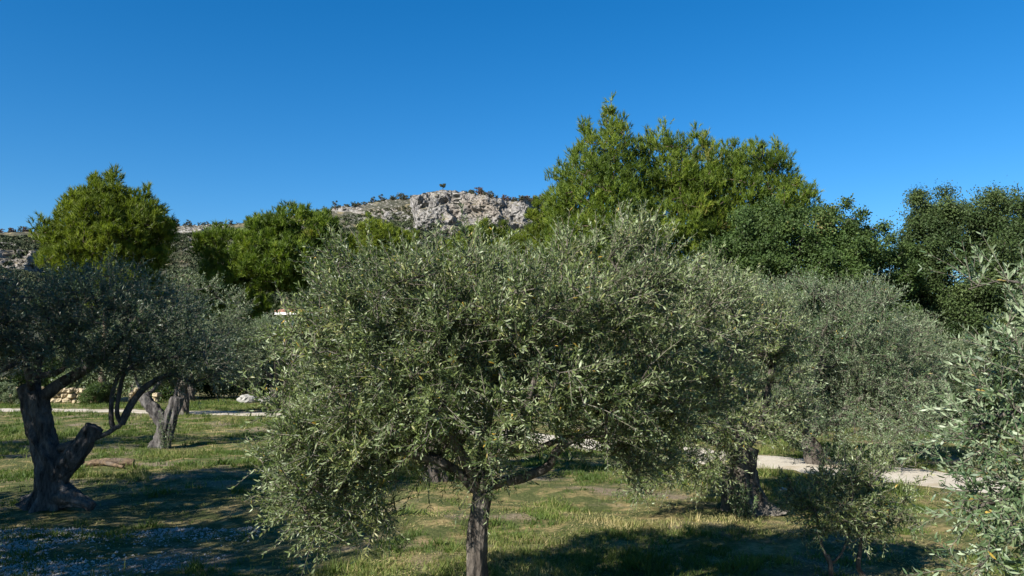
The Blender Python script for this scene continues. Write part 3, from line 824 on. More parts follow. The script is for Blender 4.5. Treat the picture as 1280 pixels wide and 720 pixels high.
Y = 40
pine('bushy bright green pine on the far left behind the old olive', -20.4, Y,
     [ell(135, 245, Y, 24, 24, .9), ell(130, 275, Y, 50, 34, 1.9), ell(160, 290, Y, 50, 34, 1.9), ell(95, 300, Y, 42, 22, 1.6), ell(130, 320, Y, 70, 32, 2.2), ell(150, 360, Y, 50, 28, 1.8), ell(178, 262, Y, 14, 20, .6)], 101, 330, 29, nl=.25, nw=.032, mat='pine_yellow')
Y = 44
pine('rounded dark pine between the left pine and the mountain', -14.0, Y,
     [ell(285, 312, Y, 36, 24, 1.6), ell(330, 300, Y, 30, 24, 1.5), ell(378, 285, Y, 36, 20, 1.6), ell(400, 305, Y, 26, 22, 1.4), ell(350, 330, Y, 60, 36, 2.2), ell(285, 355, Y, 34, 26, 1.6), ell(300, 385, Y, 40, 22, 1.6)], 103, 270, 29, nl=.26, nw=.034)
Y = 33
pine('tall pointed pine rising highest in the clump on the right', 3.6, Y,
     [ell(766, 138, Y, 4, 7, .15), ell(765, 150, Y, 8, 9, .3), ell(768, 164, Y, 15, 12, .5), ell(770, 178, Y, 24, 18, .9), ell(779, 152, Y, 4, 8, .15), ell(756, 200, Y, 38, 26, 1.4), ell(752, 228, Y, 52, 30, 1.8), ell(748, 258, Y, 60, 32, 2.0), ell(762, 300, Y, 70, 40, 2.2), ell(750, 350, Y, 50, 40, 1.8), ell(796, 195, Y, 14, 20, .6), ell(737, 168, Y, 7, 14, .4), ell(704, 240, Y, 18, 24, .8), ell(728, 200, Y, 12, 16, .5)], 107, 430, 29, nl=.19, nw=.024)
Y = 34
pine('round topped pine in the middle of the clump on the right', 6.9, Y,
     [ell(830, 196, Y, 28, 24, 1.2), ell(874, 188, Y, 14, 16, .8), ell(868, 205, Y, 24, 20, 1.1), ell(850, 235, Y, 50, 34, 1.8), ell(850, 280, Y, 55, 40, 2.0), ell(840, 330, Y, 45, 35, 1.7)], 109, 330, 29, nl=.19, nw=.024)
Y = 35
pine('wide spreading pine on the right side of the clump, above the oak', 10.4, Y,
     [ell(924, 194, Y, 12, 14, .6), ell(925, 212, Y, 34, 22, 1.4), ell(958, 215, Y, 26, 22, 1.2), ell(900, 245, Y, 50, 34, 1.8), ell(975, 250, Y, 36, 28, 1.5), ell(930, 280, Y, 66, 34, 2.2), ell(1000, 258, Y, 14, 16, .7), ell(920, 320, Y, 55, 30, 1.8)], 113, 390, 29, nl=.19, nw=.024)
Y = 50
pine('small yellow-green pine showing over the centre olive, below the cliff', -1.7, Y,
     [ell(600, 300, Y, 30, 12, 1.4), ell(620, 320, Y, 46, 22, 1.8), ell(585, 325, Y, 36, 20, 1.6)], 127, 80, 40, nl=.22, nw=.033, mat='pine_yellow', group='small pines behind the centre olive', trunk_r=.14)
pine('small yellow-green pine with a pointed tip, beside the tall pointed pine', 2.2, 46,
     [ell(672, 272, 46, 9, 16, .5), ell(685, 300, 46, 26, 22, 1.3), ell(660, 320, 46, 30, 22, 1.4)], 131, 80, 40, nl=.22, nw=.032, mat='pine_yellow', group='small pines behind the centre olive', trunk_r=.14)
pine('small yellow-green pine behind the centre olive, left of the cliff', -9.6, 55,
     [ell(465, 292, 55, 16, 12, 1.1), ell(490, 308, 55, 30, 16, 1.6), ell(450, 315, 55, 36, 18, 1.8)], 137, 80, 40, nl=.24, nw=.036, mat='pine_yellow', group='small pines behind the centre olive', trunk_r=.14)
print('pines', time.time() - T0)

# ------------------------------------------------------------------ broadleaf trees
def broadleaf(name, label, x, Yd, ells, seed, npuff, per, mat, L, Wd, puff, mind, cat, group, shell=.2, trunk_r=.2, K=6, spr=.22, sprig=0):
    rng = np.random.default_rng(seed)
    b = np.array([x, Yd, ghs(x, Yd) - .05])
    top = max(e[0][2] + e[1][2] for e in ells)
    cx = np.mean([e[0][0] for e in ells]); cy = np.mean([e[0][1] for e in ells])
    sk = Skel(.35)
    sk.limb([b, b + [.1, 0, top * .25], np.array([(x + cx) / 2, (Yd + cy) / 2, top * .5]), np.array([cx, cy, top * .75])], trunk_r, .05, 0)
    c = in_ells(rng, ells, npuff, mind, shell)
    cc_ = np.array(c); cm = cc_.mean(0)
    if sprig:
        edge = np.argsort(-np.sum(((cc_ - cm) / cc_.std(0)) ** 2, 1) - .6 * (cc_[:, 2] - cm[2]))[:npuff // 2]
        for k_ in rng.choice(edge, min(sprig, len(edge)), replace=False):
            c.append(cc_[k_] + norm(norm(cc_[k_] - cm) + [0, 0, .5] + rng.normal(size=3) * .3) * rng.uniform(.35, .85) * puff * 1.9)
    tips = sk.grow(c, rng, True, .15, .1)
    sk.solve(.010, .42)
    rt = root(name, b, label, cat, group)
    mb = MB(); Pn = np.array(sk.P)
    for ch, par in sk.chains():
        rad = sk.r[ch].copy()
        if par >= 0: rad[0] = rad[1]
        tube(mb, Pn[ch], rad, 10 if rad.max() > .08 else 5, .08 if rad.max() > .08 else 0)
    mb.build('trunk', M['bark'], rt, True)
    c = np.array(c); n = len(c); cen = np.mean([e[0] for e in ells], axis=0)
    pr = puff * rng.uniform(.5, 1.4, n); outw = norm(c - cen)
    pr[rng.random(n) < .3] *= .6
    pr[min(npuff, n):] = puff * rng.uniform(.3, .55, max(0, n - npuff))
    d = norm(rng.normal(size=(n, per, 3)) + np.array([0, 0, .3]) + .4 * outw[:, None])
    pos = c[:, None] + d * (rng.random((n, per, 1)) ** .5) * pr[:, None, None] * np.array([1, 1, .8])
    q = (pos[:, :, None] + rng.normal(size=(n, per, K, 3)) * spr * puff).reshape(-1, 3)
    ld = norm(np.repeat(d.reshape(-1, 3), K, 0) * .5 + rng.normal(size=q.shape) * .7)
    nr = norm(np.array([0, 0, .5]) + .85 * np.repeat(d.reshape(-1, 3), K, 0) + rng.normal(size=q.shape) * .42)
    k = len(q)
    Lf = L * rng.uniform(.6, 1.25, k)
    rb = np.clip(.45 + np.repeat(.16 * rng.normal(size=n), per * K) + .10 * rng.normal(size=k), 0, 1)
    mb = MB(); leaves(mb, q, ld, nr, Lf, Lf * (Wd / L), rb, False)
    mb.build('foliage', M[mat], rt)
    return rt

Y = 24
broadleaf('oak_tree', 'dark green oak with an open ragged top, in front of the wide pine', 8.9, Y,
     [ell(1020, 290, Y, 30, 22, .9), ell(960, 310, Y, 50, 32, 1.3), ell(1040, 320, Y, 55, 32, 1.5), ell(1000, 350, Y, 80, 42, 1.9), ell(1085, 325, Y, 26, 20, .8), ell(1110, 345, Y, 28, 26, .9), ell(930, 340, Y, 36, 34, 1.1), ell(1050, 400, Y, 70, 45, 1.8)],
     211, 380, 62, 'oak', .078, .052, .38, .34, 'oak tree', 'broadleaf trees beyond the path', sprig=110, shell=.15)
Y = 25
broadleaf('holm_oak', 'dense dark holm oak with a rounded crown, farthest right by the path', 14.4, Y,
     [ell(1165, 300, Y, 30, 36, 1.2), ell(1205, 290, Y, 36, 28, 1.3), ell(1250, 285, Y, 32, 34, 1.3), ell(1200, 345, Y, 60, 50, 1.8), ell(1270, 340, Y, 45, 60, 1.6), ell(1190, 420, Y, 50, 60, 1.6), ell(1255, 430, Y, 60, 70, 1.8), ell(1310, 330, Y, 30, 50, 1.3)],
     223, 340, 120, 'holm', .070, .044, .52, .46, 'oak tree', 'broadleaf trees beyond the path', K=8, sprig=60, shell=.15)
broadleaf('holm_oak', 'dark holm oak filling the gap low between the oak and the rounded holm oak', 12.6, 28,
     [ell(1110, 400, 28, 45, 45, 1.8), ell(1150, 440, 28, 45, 50, 1.8), ell(1100, 470, 28, 60, 40, 1.8)],
     227, 170, 52, 'holm', .085, .045, .52, .42, 'oak tree', 'broadleaf trees beyond the path', K=8)
print('broadleaf', time.time() - T0)

# ------------------------------------------------------------------ far olives (copies of two shapes)
def generic_olive(label, loc, seed, leafm, h=4.2):
    x, y, z = loc
    o = lambda a, b_, c: np.array([x + a, y + b_, z + c])
    trunk = ([o(0, 0, -.05), o(.05, 0, .5), o(-.05, .05, 1.0), o(0, 0, 1.3)], .20, .15)
    limbs = [([o(0, 0, 1.25), o(-.5, .1, 1.8), o(-1.1, .1, 2.6)], .08, .03, True),
             ([o(0, 0, 1.25), o(.5, .3, 1.9), o(1.0, .4, 2.7)], .08, .03, True),
             ([o(0, 0, 1.25), o(.1, -.4, 2.0), o(.2, -.8, 2.8)], .07, .03, True),
             ([o(0, 0, 1.3), o(0, .3, 2.2), o(-.2, .5, 3.2)], .07, .03, True)]
    ells = [(o(-1.0, 0, 2.5), np.array([1.1, 1.2, .9])), (o(1.0, .2, 2.6), np.array([1.1, 1.2, .9])), (o(0, 0, 3.0), np.array([1.2, 1.3, .8])), (o(0, -.7, 2.3), np.array([1.2, .8, .7])), (o(.2, .9, 2.4), np.array([1.2, .7, .7])), (o(-1.2, -.2, 1.7), np.array([.8, .9, .6])), (o(1.2, .1, 1.8), np.array([.8, .9, .6]))]
    return olive(label, trunk, limbs, ells, seed, natt=300, tw_per=8, pairs=7, L=.13, Wd=.042, tlen=(.3, .55), step=.3, mind=.3, leafm=leafm, detail=False, flute=.12, flare=.4, tip=.008, group='olive trees in the far rows', bumpy=.15)

lx, ly = (232 - 640) / F * 32, 32.0
far1 = generic_olive('far olive tree with a short dark trunk at the near edge of the path', (lx, ly, ghs(lx, ly)), 301, 'olive_far')
lx, ly = (346 - 640) / F * 33.5, 33.5
far2 = generic_olive('far olive tree with its trunk just left of the centre olive', (lx, ly, ghs(lx, ly)), 307, 'olive_far')
spots = [(-30, 44, 1.15, 'far olive tree at the left edge, behind the limbs of the old olive'),
         (-25.5, 47, 1.2, 'far olive tree seen between the two limbs of the old olive'),
         (-21.0, 45, 1.1, 'far olive tree right of the raised limb of the old olive'),
         (-17.2, 43, 1.1, 'far olive tree above the sawn trunk fork'),
         (-15.4, 49, 1.22, 'far olive tree in front of the white house'),
         (-9.0, 41, 1.2, 'far olive tree behind the left flank of the centre olive'),
         (-4.6, 40, 1.2, 'far olive tree directly behind the middle of the centre olive'),
         (0.3, 36, 1.2, 'far olive tree behind the right half of the centre olive'),
         (4.8, 31, 1.2, 'far olive tree behind the thick-trunked olive'),
         (8.8, 27.5, 1.1, 'far olive tree behind the broad silvery olive by the path'),
         (-37, 50, 1.2, 'far olive tree farthest left in the far row'),
         (11.2, 22.5, .85, 'far bushy olive across the path below the holm oaks'),
         (-1.3, 13.9, .82, 'olive tree standing in the shade close behind the centre olive'),
         (-12.0, 46, 1.2, 'far olive tree below the white house, right of it'),
         (14.5, 20.0, .75, 'low olive across the path behind the branches at the right edge')]
for k, (x, y, s, lab) in enumerate(spots):
    copy_tree(far1 if k % 2 else far2, (x, y, ghs(x, y)), k * 1.9 + .4, s, lab)

def shrub(label, x, y, seed, mat):
    o = lambda a, b_, c: np.array([x + a, y + b_, c])
    return broadleaf('shrub', label, x, y, [(o(-.8, 0, .9), np.array([1.2, .9, .8])), (o(.8, .2, 1.1), np.array([1.2, .9, .9])), (o(0, 0, 1.7), np.array([1.1, .8, .7])), (o(1.7, 0, .6), np.array([.8, .8, .6])), (o(-1.7, 0, .6), np.array([.8, .8, .6]))],
                     seed, 110, 26, mat, .13, .075, .42, .35, 'shrub', 'bushes beyond the path', trunk_r=.07)
sh1 = shrub('grey-green bush behind the long stone wall, left of the old olive trunk', -31.5, 45, 501, 'olive_far')
sh2 = shrub('dark green bush behind the stone wall, between the limbs of the old olive', -27.0, 46.5, 503, 'oak')
for k, (x, y, s_, lab) in enumerate([(-22.8, 46, 1.2, 'grey-green bush behind the right part of the stone wall'), (-18.6, 47, 1.25, 'dark green bush behind the sawn trunk fork'),
      (-14.6, 46.5, 1.2, 'grey-green bush behind the pale boulders'), (-10.6, 48, 1.3, 'dark green bush behind the left flank of the centre olive'), (-6.2, 45, 1.3, 'grey-green bush behind the centre olive trunk line'),
      (-1.6, 44, 1.4, 'dark green bush behind the middle of the centre olive'), (3.0, 38, 1.3, 'grey-green bush behind the thick-trunked olive'), (7.2, 33, 1.3, 'dark green bush under the oak beyond the path'),
      (11.0, 29, 1.2, 'grey-green bush at the foot of the holm oaks'), (15.5, 25, 1.2, 'dark green bush across the path at the right edge'), (19, 24, 1.2, 'grey-green bush farthest right across the path'),
      (-35.5, 46, 1.3, 'dark green bush at the far left edge beyond the path'), (-24.9, 39.6, .42, 'small grey-green bush in front of the long stone wall'), (-20.4, 39.8, .4, 'small dark bush in front of the right end of the stone wall')]):
    copy_tree(sh2 if k % 2 else sh1, (x, y, ghs(x, y)), k * 1.3, s_, lab)

# trees standing left of the frame, whose shade falls on the old olive and the foreground
def shade_oak():
    x, y = -9.9, 7.2
    o = lambda a, b_, c: np.array([x + a, y + b_, c])
    return broadleaf('oak_tree', 'large oak standing left of the frame and shading the old olive', x, y,
        [(o(0, 0, 5.0), np.array([2.6, 2.6, 1.9])), (o(.5, 1.6, 4.2), np.array([2.0, 2.0, 1.6])), (o(.3, -1.5, 4.0), np.array([2.2, 2.2, 1.6])), (o(0, 0, 6.6), np.array([1.8, 1.8, 1.1]))],
        241, 270, 13, 'oak', .13, .08, .55, .5, 'oak tree', 'oaks left of the frame', trunk_r=.25)
so = shade_oak()
copy_tree(so, (-16.0, 15.8, ghs(-16.0, 15.8)), 4.0, .85, 'oak standing left of the frame beyond the large one', 'oaks left of the frame')
copy_tree(so, (-8.2, 3.2, ghs(-8.2, 3.2)), 2.1, .82, 'smaller oak standing left of the frame and shading the foreground', 'oaks left of the frame')

# ------------------------------------------------------------------ trees on the ridge
def ridge_proto(label, mat, seed, n, wx, hz, size, z0, layers=3, name='ridge_tree', cat='tree'):
    rng = np.random.default_rng(seed)
    rt = root(name, (0, 0, 0), label, cat, 'small trees along the mountain ridge')
    mb = MB()
    tube(mb, [(0, 0, -1.5), (.1, 0, hz * .4), (0, .1, hz * .8)], np.array([.28, .2, .06]), 5)
    for a in range(5):
        an = a * 1.3; h = hz * (.35 + .1 * a)
        tube(mb, [(0, 0, h), (math.cos(an) * wx * .7, math.sin(an) * wx * .7, h + .6)], np.array([.10, .04]), 4)
    mb.build('trunk', M['bark_pine'], rt)
    c = []
    for k in range(layers * 5):
        an = rng.random() * 6.28; r_ = wx * rng.random() ** .6 * .8
        c.append((math.cos(an) * r_, math.sin(an) * r_, z0 + (hz - z0) * rng.random()))
    c = np.array(c)
    v_, f_ = blob_leaves(rng, c, np.full(len(c), wx * .38), n, np.full(len(c), size), .6)
    mb = MB(); mb.add(v_, f_, rng.random(len(f_)))
    mb.build('foliage', M[mat], rt)
    return rt
same = 'small dark tree standing on the ridge line of the mountain'
burnt = 'small bare reddish scorched tree on the ridge of the mountain'
pA = ridge_proto(same, 'ridge', 401, 24, 1.7, 4.2, .42, .7, 3)
pB = ridge_proto(same, 'ridge', 403, 22, 2.6, 3.4, .42, .3, 4)
pC = ridge_proto(burnt, 'burnt', 405, 26, 1.9, 4.4, .42, 1.6)
pD = ridge_proto('lone flat-topped tree on the very summit of the rocky cliff', 'ridge', 407, 90, 2.3, 4.2, .45, 2.2)
rng = np.random.default_rng(9)
jr = int(np.argmin(np.abs(ts - 6.15)))
def ridge_point(px, back=0):
    i = int(np.argmin(np.abs(cols - px)))
    j = int(np.argmax(VM[i, :, 2] / VM[i, :, 1]))
    return VM[i, j]
rp = ridge_point(553); pD.location = rp; pD.location.z -= .3
used = {'a': 0, 'b': 0, 'c': 0}
pxs = list(np.concatenate([np.linspace(-2, 40, 26), np.linspace(208, 250, 28), np.linspace(255, 345, 20), np.linspace(388, 512, 78), np.linspace(580, 690, 84)]) + rng.normal(size=236) * 4.5)
for px in pxs:
    rp = ridge_point(px)
    red = px < 40 and rng.random() < .6 or px > 590 and rng.random() < .3
    k = 'c' if red else ('a' if rng.random() < .5 else 'b')
    src = {'a': pA, 'b': pB, 'c': pC}[k]
    s = rng.uniform(.35, 1.0) * (1.5 if rng.random() < .2 else 1.0)
    loc = (rp[0], rp[1] + rng.uniform(-3, 5), rp[2] - .9)
    if not used[k]:
        src.location = loc; src.scale = (s,) * 3; used[k] = 1
    else:
        copy_tree(src, loc, rng.random() * 6.28, (s * rng.uniform(.9, 1.3), s, s))
print('ridge', time.time() - T0)

# ------------------------------------------------------------------ stones, walls, logs, house
def stone_mat(name, a, b_, sc=9):
    m, nt = new_mat(name); v = objco(nt)
    n = noise(nt, sc, 6, .65, v); n2 = noise(nt, sc * 4, 5, .7, v)
    c = mixc(nt, ramp(nt, n2, [(.35, .55), (.6, 1.0)]), (.12, .11, .10), ramp(nt, n, [(.35, a), (.65, b_)]))
    finish(nt, c, .92, .15, n2, .6, .02)
    return m
M['stone'] = stone_mat('limestone', (.26, .25, .225), (.40, .385, .35))
M['chips'] = stone_mat('limestone_chips', (.30, .29, .265), (.47, .455, .42), 30)
M['stone_y'] = stone_mat('yellow_limestone', (.32, .25, .14), (.46, .38, .25))
M['wood'] = bark_mat('dead_wood', (.04, .028, .02), (.19, .135, .085), (.14, .12, .10), 1, 12)
def rock_shape(rng, c, rad, sub=10, rough=.22):
    th = np.linspace(0, 2 * np.pi, 2 * sub, endpoint=False); ph = np.linspace(-np.pi / 2, np.pi / 2, sub + 1)
    T, Pp = np.meshgrid(th, ph, indexing='ij')
    d = np.stack([np.cos(T) * np.cos(Pp), np.sin(T) * np.cos(Pp), np.sin(Pp)], -1)
    off = rng.random(3) * 50
    d = np.sign(d) * np.abs(d) ** .8
    q = d * (1 + rough * fbm(d * 1.6 + off, 3))[..., None]
    V = np.asarray(c) + q * np.asarray(rad)
    return V.reshape(-1, 3), grid_mesh(V, 2 * sub, sub + 1, True)
def boulder(name, label, c, rad, mat, seed, group=None, cat='stone'):
    rng = np.random.default_rng(seed)
    x, y = c; z = ghs(x, y)
    mb = MB(); v_, f_ = rock_shape(rng, (0, 0, rad[2] * .45), rad, 14)
    mb.add(v_, f_)
    o = mb.build(name, M[mat], None, False)
    o.location = (x, y, z); o.rotation_euler[2] = seed
    return tag(o, label, cat, group)
boulder('stone', 'small round white stone on the grass beside the thick olive trunk', ((973 - 640) / F * 12.6, 12.6), (.075, .05, .05), 'stone', 1)
boulder('boulder', 'white limestone boulder glimpsed through the middle of the centre olive', ((545 - 640) / F * 30, 30), (.30, .4, 1.0), 'stone', 2, 'pale boulders behind the centre olive', 'boulder')
boulder('boulder', 'low broken boulder glimpsed through the centre olive, right of the white one', ((596 - 640) / F * 30, 30.5), (.7, .5, 1.1), 'stone', 3, 'pale boulders behind the centre olive', 'boulder')
boulder('boulder', 'pale flat boulder under the far olives, by the path', ((312 - 640) / F * 42, 42), (.5, .4, .26), 'stone', 4, 'pale boulders by the path', 'boulder')
boulder('boulder', 'grey flat boulder beside the pale one, nearest the centre olive', ((336 - 640) / F * 41.5, 41.5), (.6, .4, .24), 'stone', 5, 'pale boulders by the path', 'boulder')
boulder('stone', 'grey cut stone lying against the end of the fallen log', ((101 - 640) / F * 15.6, 15.6), (.14, .12, .09), 'stone', 6)

def dry_wall(label, x0, x1, y, h, seed, mat):
    rng = np.random.default_rng(seed)
    mb = MB(); rows = max(2, int(h / .28))
    for r_ in range(rows):
        x = x0 + rng.random() * .2
        while x < x1:
            w = rng.uniform(.18, .5)
            if not (r_ >= rows - 2 and rng.random() < .35 + .4 * math.sin(x * .9)):
                v_, f_ = rock_shape(rng, (x + w / 2, y + rng.normal() * .04, r_ * .26 + .12 + ghs(x, y)), (w * .55, .26, rng.uniform(.13, .19)), 5, .28)
                mb.add(v_, f_)
            x += w
    loc = ((x0 + x1) / 2, y, ghs((x0 + x1) / 2, y))
    rt = root('stone_wall', loc, label, 'stone wall', 'dry stone walls beyond the path')
    mb.build('stones', M[mat], rt)['kind'] = 'stuff'
dry_wall('long yellowish dry stone wall beyond the path on the left', -29.5, -18.2, 41, 1.1, 5, 'stone_y')
dry_wall('short grey dry stone wall at the far left edge', -36, -30.2, 42.5, 1.0, 6, 'stone')

# fallen log
mb = MB(); Yl = 15.5
q = resample([P(106, 580, Yl) * [1, 1, 0] + [0, 0, .05], P(130, 577, Yl) * [1, 1, 0] + [0, .05, .06], P(163, 577, Yl) * [1, 1, 0] + [0, .15, .07]], .05)
q[:, 2] += gh(q[:, 0], q[:, 1])
tube(mb, q, np.linspace(.05, .075, len(q)), 20, .22, .12, 0, 2.0)
rt = root('fallen_log', q[0], 'weathered brown log lying on the grass behind the old olive', 'log')
mb.build('log_body', M['wood'], rt, True)
mb = MB()
qq = resample([q[6], q[6] + [.25, -.15, -.02], q[6] + [.55, -.28, -.06]], .05)
tube(mb, qq, np.linspace(.05, .025, len(qq)), 10, .15)
mb.build('broken_limb', M['wood'], rt, True)

# olive suckers at the foot of trunks
def suckers(label, px, Yd, n, hgt, seed):
    rng = np.random.default_rng(seed)
    b = gp(px, Yd)
    rt = root('olive_sucker', b, label, 'shoots', 'sucker shoots at the feet of olive trunks')
    st = b + rng.normal(size=(n, 3)) * np.array([.10, .06, 0])
    dr = norm(np.stack([rng.normal(size=n) * .25, rng.normal(size=n) * .25 - .1, np.ones(n)], -1))
    mbl, mbt = MB(), MB()
    sprays(mbl, mbt, st, dr, hgt * rng.uniform(.5, 1, n), rng, 13, .06, .017, .1, True)
    mbl.build('foliage', M['sucker'], rt); mbt.build('stem', M['twig'], rt)
suckers('leafy sucker shoots at the foot of the thick-trunked olive', 922, 10.35, 26, .5, 71)
suckers('tall sucker shoots growing up the sawn-off olive trunk', 213, 19.75, 16, 1.2, 73)

# white house
m, nt = new_mat('white_render'); finish(nt, mixc(nt, noise(nt, 3, 4, .6, objco(nt)), (.70, .68, .63), (.80, .79, .75)), .9, .2); M['render'] = m
m, nt = new_mat('terracotta_tile')
wv = ND(nt, 'ShaderNodeTexWave', wave_type='BANDS', bands_direction='X'); wv.inputs['Scale'].default_value = 1.6; wv.inputs['Distortion'].default_value = .3
nt.links.new(objco(nt), wv.inputs['Vector'])
finish(nt, mixc(nt, noise(nt, 6, 4, .6, objco(nt)), (.30, .13, .08), (.42, .22, .15)), .85, .2, wv.outputs['Fac'], .8, .06); M['tile'] = m
m, nt = new_mat('window_glass'); finish(nt, (.03, .035, .04), .08, .6); M['glass'] = m
m, nt = new_mat('green_shutter'); finish(nt, (.10, .16, .15), .6, .3); M['shutter'] = m
def box(mb, a, b_):
    x0, y0, z0 = a; x1, y1, z1 = b_
    v = [(x, y, z) for x in (x0, x1) for y in (y0, y1) for z in (z0, z1)]
    mb.add(v, [[0, 1, 3, 2], [4, 6, 7, 5], [0, 4, 5, 1], [2, 3, 7, 6], [0, 2, 6, 4], [1, 5, 7, 3]])
Yh = 56.0
e0 = P(328, 392, Yh); hx = e0[0] + .25; ez = e0[2]
rt = root('house', (hx, Yh, 0), 'white house with a white eave band and red tiled roof behind the trees', 'house')
mb = MB(); box(mb, (hx, Yh, -.1), (hx + 2.6, Yh + 4, ez - .1)); mb.build('wall', M['render'], rt)
mb = MB(); box(mb, (hx - .4, Yh - .45, ez - .1), (hx + 3.0, Yh + 4.4, ez + .07)); mb.build('eave', M['render'], rt)
mb = MB()
V = [(hx - .1, Yh - .2, ez + .08), (hx + 2.8, Yh - .2, ez + .08), (hx + 2.8, Yh + 4.2, ez + .08), (hx - .1, Yh + 4.2, ez + .08), (hx + .9, Yh + 2, ez + .5), (hx + 1.8, Yh + 2, ez + .5)]
mb.add(V, [[0, 1, 5, 4], [2, 3, 4, 5]]); mb.add(V, [[1, 2, 5], [3, 0, 4]]); mb.build('roof', M['tile'], rt)
for wx in (.35, 1.45):
    mb = MB(); box(mb, (hx + wx, Yh - .04, ez - 1.7), (hx + wx + .9, Yh + .02, ez - .5)); w_ = mb.build('window', M['shutter'], rt)
    mb = MB(); box(mb, (hx + wx + .1, Yh - .05, ez - 1.6), (hx + wx + .8, Yh - .01, ez - .6)); mb.build('pane', M['glass'], w_)

# ------------------------------------------------------------------ grass, litter, gravel
rng = np.random.default_rng(77)
def patch(x, y): return fbm(np.stack([x * .55, y * .55, x * 0 + 2], -1), 4)
def scatter(n, dmin, dmax, half=.74, ex=1.0):
    uu = rng.random(n)
    d = (dmin ** ex + uu * (dmax ** ex - dmin ** ex)) ** (1 / ex)
    a = rng.uniform(-half, half, n)
    return a * d, d
mb = MB()
xt, yt = scatter(64000, 5.5, 46, .78, .85)
pt = patch(xt, yt) + .7 * fbm(np.stack([xt * 2.4, yt * 2.4, xt * 0 + 8], -1), 3)
kt = rng.random(len(xt)) < np.clip(.36 + 1.15 * pt, .02, 1)
xt, yt = xt[kt], yt[kt]; nb_ = 14
sp = .035 * np.sqrt(yt / 9)[:, None] * rng.uniform(.6, 1.6, (len(xt), 1))
x = np.concatenate([(xt[:, None] + rng.normal(size=(len(xt), nb_)) * sp).ravel(), scatter(10, 6, 7)[0]])
y = np.concatenate([(yt[:, None] + rng.normal(size=(len(xt), nb_)) * sp).ravel(), np.full(10, 9.)])
x2, y2 = scatter(200000, 5.5, 46, .78, .9)
x = np.concatenate([x, x2]); y = np.concatenate([y, y2]); thin = np.concatenate([np.zeros(len(x) - len(x2), bool), np.ones(len(x2), bool)])
p = patch(x, y); p2 = fbm(np.stack([x * 2.4, y * 2.4, x * 0 + 8], -1), 3)
keep = (~thin | (rng.random(len(x)) < np.clip(.55 + .9 * p + .5 * p2, .06, 1))) & (seg_dist(x, y, PATH) > .75 + .6 * rng.random(len(x)))
keep &= ~((np.hypot((x + 6.3) / 1.5, (y - 10.2) / 1.0) < 1) & (rng.random(len(x)) < .85))
keep &= ~((x < -2.6) & (y < 9.2) & (rng.random(len(x)) < .5))
x, y, p, p2 = x[keep], y[keep], p[keep], p2[keep]
n = len(x)
sc = np.sqrt(y / 9)
big_t = np.zeros(n); big_t[:0] = 0
wk = vnoise(np.stack([x * 5, y * 5, x * 0 + 41], -1)) + .4 * vnoise(np.stack([x * 1.1, y * 1.1, x * 0 + 4], -1))
big_t = np.clip((wk - .42) * 3, 0, 1)
h = (1 + 1.3 * big_t) * (.018 + .045 * rng.random(n) ** 1.5 + .025 * np.clip(p + p2, 0, 1)) * sc ** .6
w = (.0055 + .002 * big_t) * sc * (.7 + .6 * rng.random(n))
a = rng.random(n) * 6.283
wx, wy = np.cos(a) * w, np.sin(a) * w
le = h * rng.normal(size=n) * .45; lf = h * rng.normal(size=n) * .45
z = gh(x, y) - .004
V = np.stack([np.stack([x - wx, y - wy, z], -1), np.stack([x + wx, y + wy, z], -1), np.stack([x + le, y + lf, z + h], -1)], 1).reshape(-1, 3)
dry = np.clip(.29 + .30 * fbm(np.stack([x * .8, y * .8, x * 0 + 21], -1), 3) - .10 * p2 + .15 * rng.normal(size=n), 0, 1)
dry = np.where(np.hypot((x - 2.6) / 2.2, (y - 10.3) / 1.2) < 1, np.clip(dry + .25, 0, 1), dry)
mb.add(V, np.arange(len(V)).reshape(-1, 3), dry)
tag(mb.build('grass', M['grass']), 'patchy short grass, part green and part dry, over the grove floor', 'grass', kind='stuff')

# straw litter lying flat
mb = MB()
x, y = scatter(110000, 6, 22, .75, 1.0)
keep = (fbm(np.stack([x * .8, y * .8, x * 0 + 21], -1), 3) + .25 * rng.normal(size=len(x)) > .1) & (seg_dist(x, y, PATH) > 1.3)
keep |= np.hypot((x - 2.9) / 1.8, (y - 10.3) / .9) < 1
keep |= np.hypot((x + 5.9) / 1.1, (y - 10.2) / .5) < 1
x, y = x[keep], y[keep]; n = len(x)
a = rng.random(n) * 6.283; L_ = rng.uniform(.02, .07, n); w = .004 + .003 * rng.random(n)
dx, dy = np.cos(a) * L_, np.sin(a) * L_; wx, wy = -np.sin(a) * w, np.cos(a) * w
z = gh(x, y) + .006 + .012 * rng.random(n)
V = np.stack([np.stack([x - wx, y - wy, z], -1), np.stack([x + wx, y + wy, z], -1), np.stack([x + dx, y + dy, z + .01 * rng.normal(size=n)], -1)], 1).reshape(-1, 3)
mb.add(V, np.arange(len(V)).reshape(-1, 3), rng.uniform(.6, 1, n))
tag(mb.build('dry_litter', M['grass']), 'dry straw and fallen leaves scattered on bare soil', 'litter', kind='stuff')

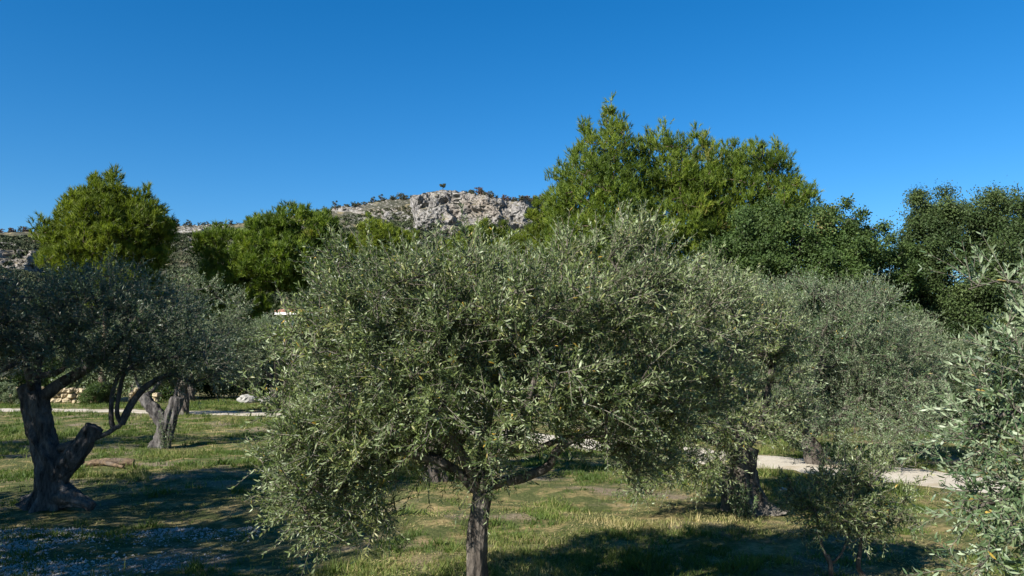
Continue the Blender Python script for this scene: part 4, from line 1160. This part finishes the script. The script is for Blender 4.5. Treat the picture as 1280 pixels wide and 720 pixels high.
# gravel in the lower left
mb = MB()
x, y = rng.uniform(-7.5, -2.9, 46000), rng.uniform(6.6, 9.9, 46000)
pg = fbm(np.stack([x * .9, y * .9, x * 0 + 33], -1), 3)
keep = ((x < -2.4) & (y < 9.8) & (pg + .5 * vnoise(np.stack([x * 3, y * 3, x * 0], -1)) + .75 * rng.normal(size=len(x)) > .55)) 
x, y = x[keep], y[keep]; n = len(x)
z = gh(x, y); r_ = .006 + .016 * rng.random(n) ** 3
oc = np.array([[1, 0, 0], [0, 1, 0], [-1, 0, 0], [0, -1, 0], [0, 0, .7], [0, 0, -.5]])
jit = oc[None] * (1 + .35 * rng.normal(size=(n, 6, 1)))
a = rng.random(n) * 6.28; ca, sa = np.cos(a)[:, None], np.sin(a)[:, None]
jx = jit[..., 0] * ca - jit[..., 1] * sa * .7; jy = jit[..., 0] * sa + jit[..., 1] * ca * .7
V = np.stack([x[:, None] + jx * r_[:, None], y[:, None] + jy * r_[:, None], z[:, None] + .004 + jit[..., 2] * r_[:, None]], -1)
f = np.array([[0, 1, 4], [1, 2, 4], [2, 3, 4], [3, 0, 4], [1, 0, 5], [2, 1, 5], [3, 2, 5], [0, 3, 5]])
mb.add(V.reshape(-1, 3), (np.arange(n)[:, None, None] * 6 + f[None]).reshape(-1, 3))
tag(mb.build('gravel', M['chips']), 'pale loose gravel and chips in the shade at lower left', 'gravel', kind='stuff')
print('ground cover', time.time() - T0)

# ------------------------------------------------------------------ light, sky, camera
sd = bpy.data.lights.new('sun', 'SUN'); sd.energy = 4.9; sd.angle = math.radians(.53); sd.color = (1, .955, .88)
so_ = bpy.data.objects.new('sun', sd); COL.objects.link(so_)
to_sun = np.array([math.sin(SUN_AZ) * math.cos(SUN_EL), math.cos(SUN_AZ) * math.cos(SUN_EL), math.sin(SUN_EL)])
from mathutils import Vector
so_.rotation_euler = Vector(to_sun).to_track_quat('Z', 'Y').to_euler()
so_.location = (-20, -10, 30)
wd = bpy.data.worlds.new('World'); SC.world = wd; wd.use_nodes = True
nt = wd.node_tree; nt.nodes.clear()
sky = nt.nodes.new('ShaderNodeTexSky'); sky.sky_type = 'NISHITA'; sky.sun_disc = False
sky.sun_elevation = SUN_EL; sky.sun_rotation = SUN_AZ
sky.air_density = 1.1; sky.dust_density = 0; sky.ozone_density = 7.0; sky.altitude = 100
hs = nt.nodes.new('ShaderNodeHueSaturation'); hs.inputs['Saturation'].default_value = 1.27
bg = nt.nodes.new('ShaderNodeBackground'); bg.inputs[1].default_value = .062
wo = nt.nodes.new('ShaderNodeOutputWorld')
nt.links.new(sky.outputs[0], hs.inputs['Color']); nt.links.new(hs.outputs[0], bg.inputs[0]); nt.links.new(bg.outputs[0], wo.inputs[0])

cd = bpy.data.cameras.new('camera'); cd.sensor_width = 36; cd.lens = 36 * F / 1280; cd.clip_start = .05; cd.clip_end = 6000
cam = bpy.data.objects.new('camera', cd); COL.objects.link(cam)
cam.location = (0, 0, CAM_Z); cam.rotation_euler = (math.pi / 2 + PITCH, 0, 0)
SC.camera = cam
SC.view_settings.view_transform = 'Standard'; SC.view_settings.look = 'None'
SC.view_settings.exposure = 1.22; SC.view_settings.gamma = 1; SC.view_settings.use_curve_mapping = False
SC.render.engine = 'CYCLES'
SC.cycles.max_bounces = 5; SC.cycles.transparent_max_bounces = 4; SC.cycles.diffuse_bounces = 3; SC.cycles.glossy_bounces = 2; SC.cycles.transmission_bounces = 3
print('done', time.time() - T0)
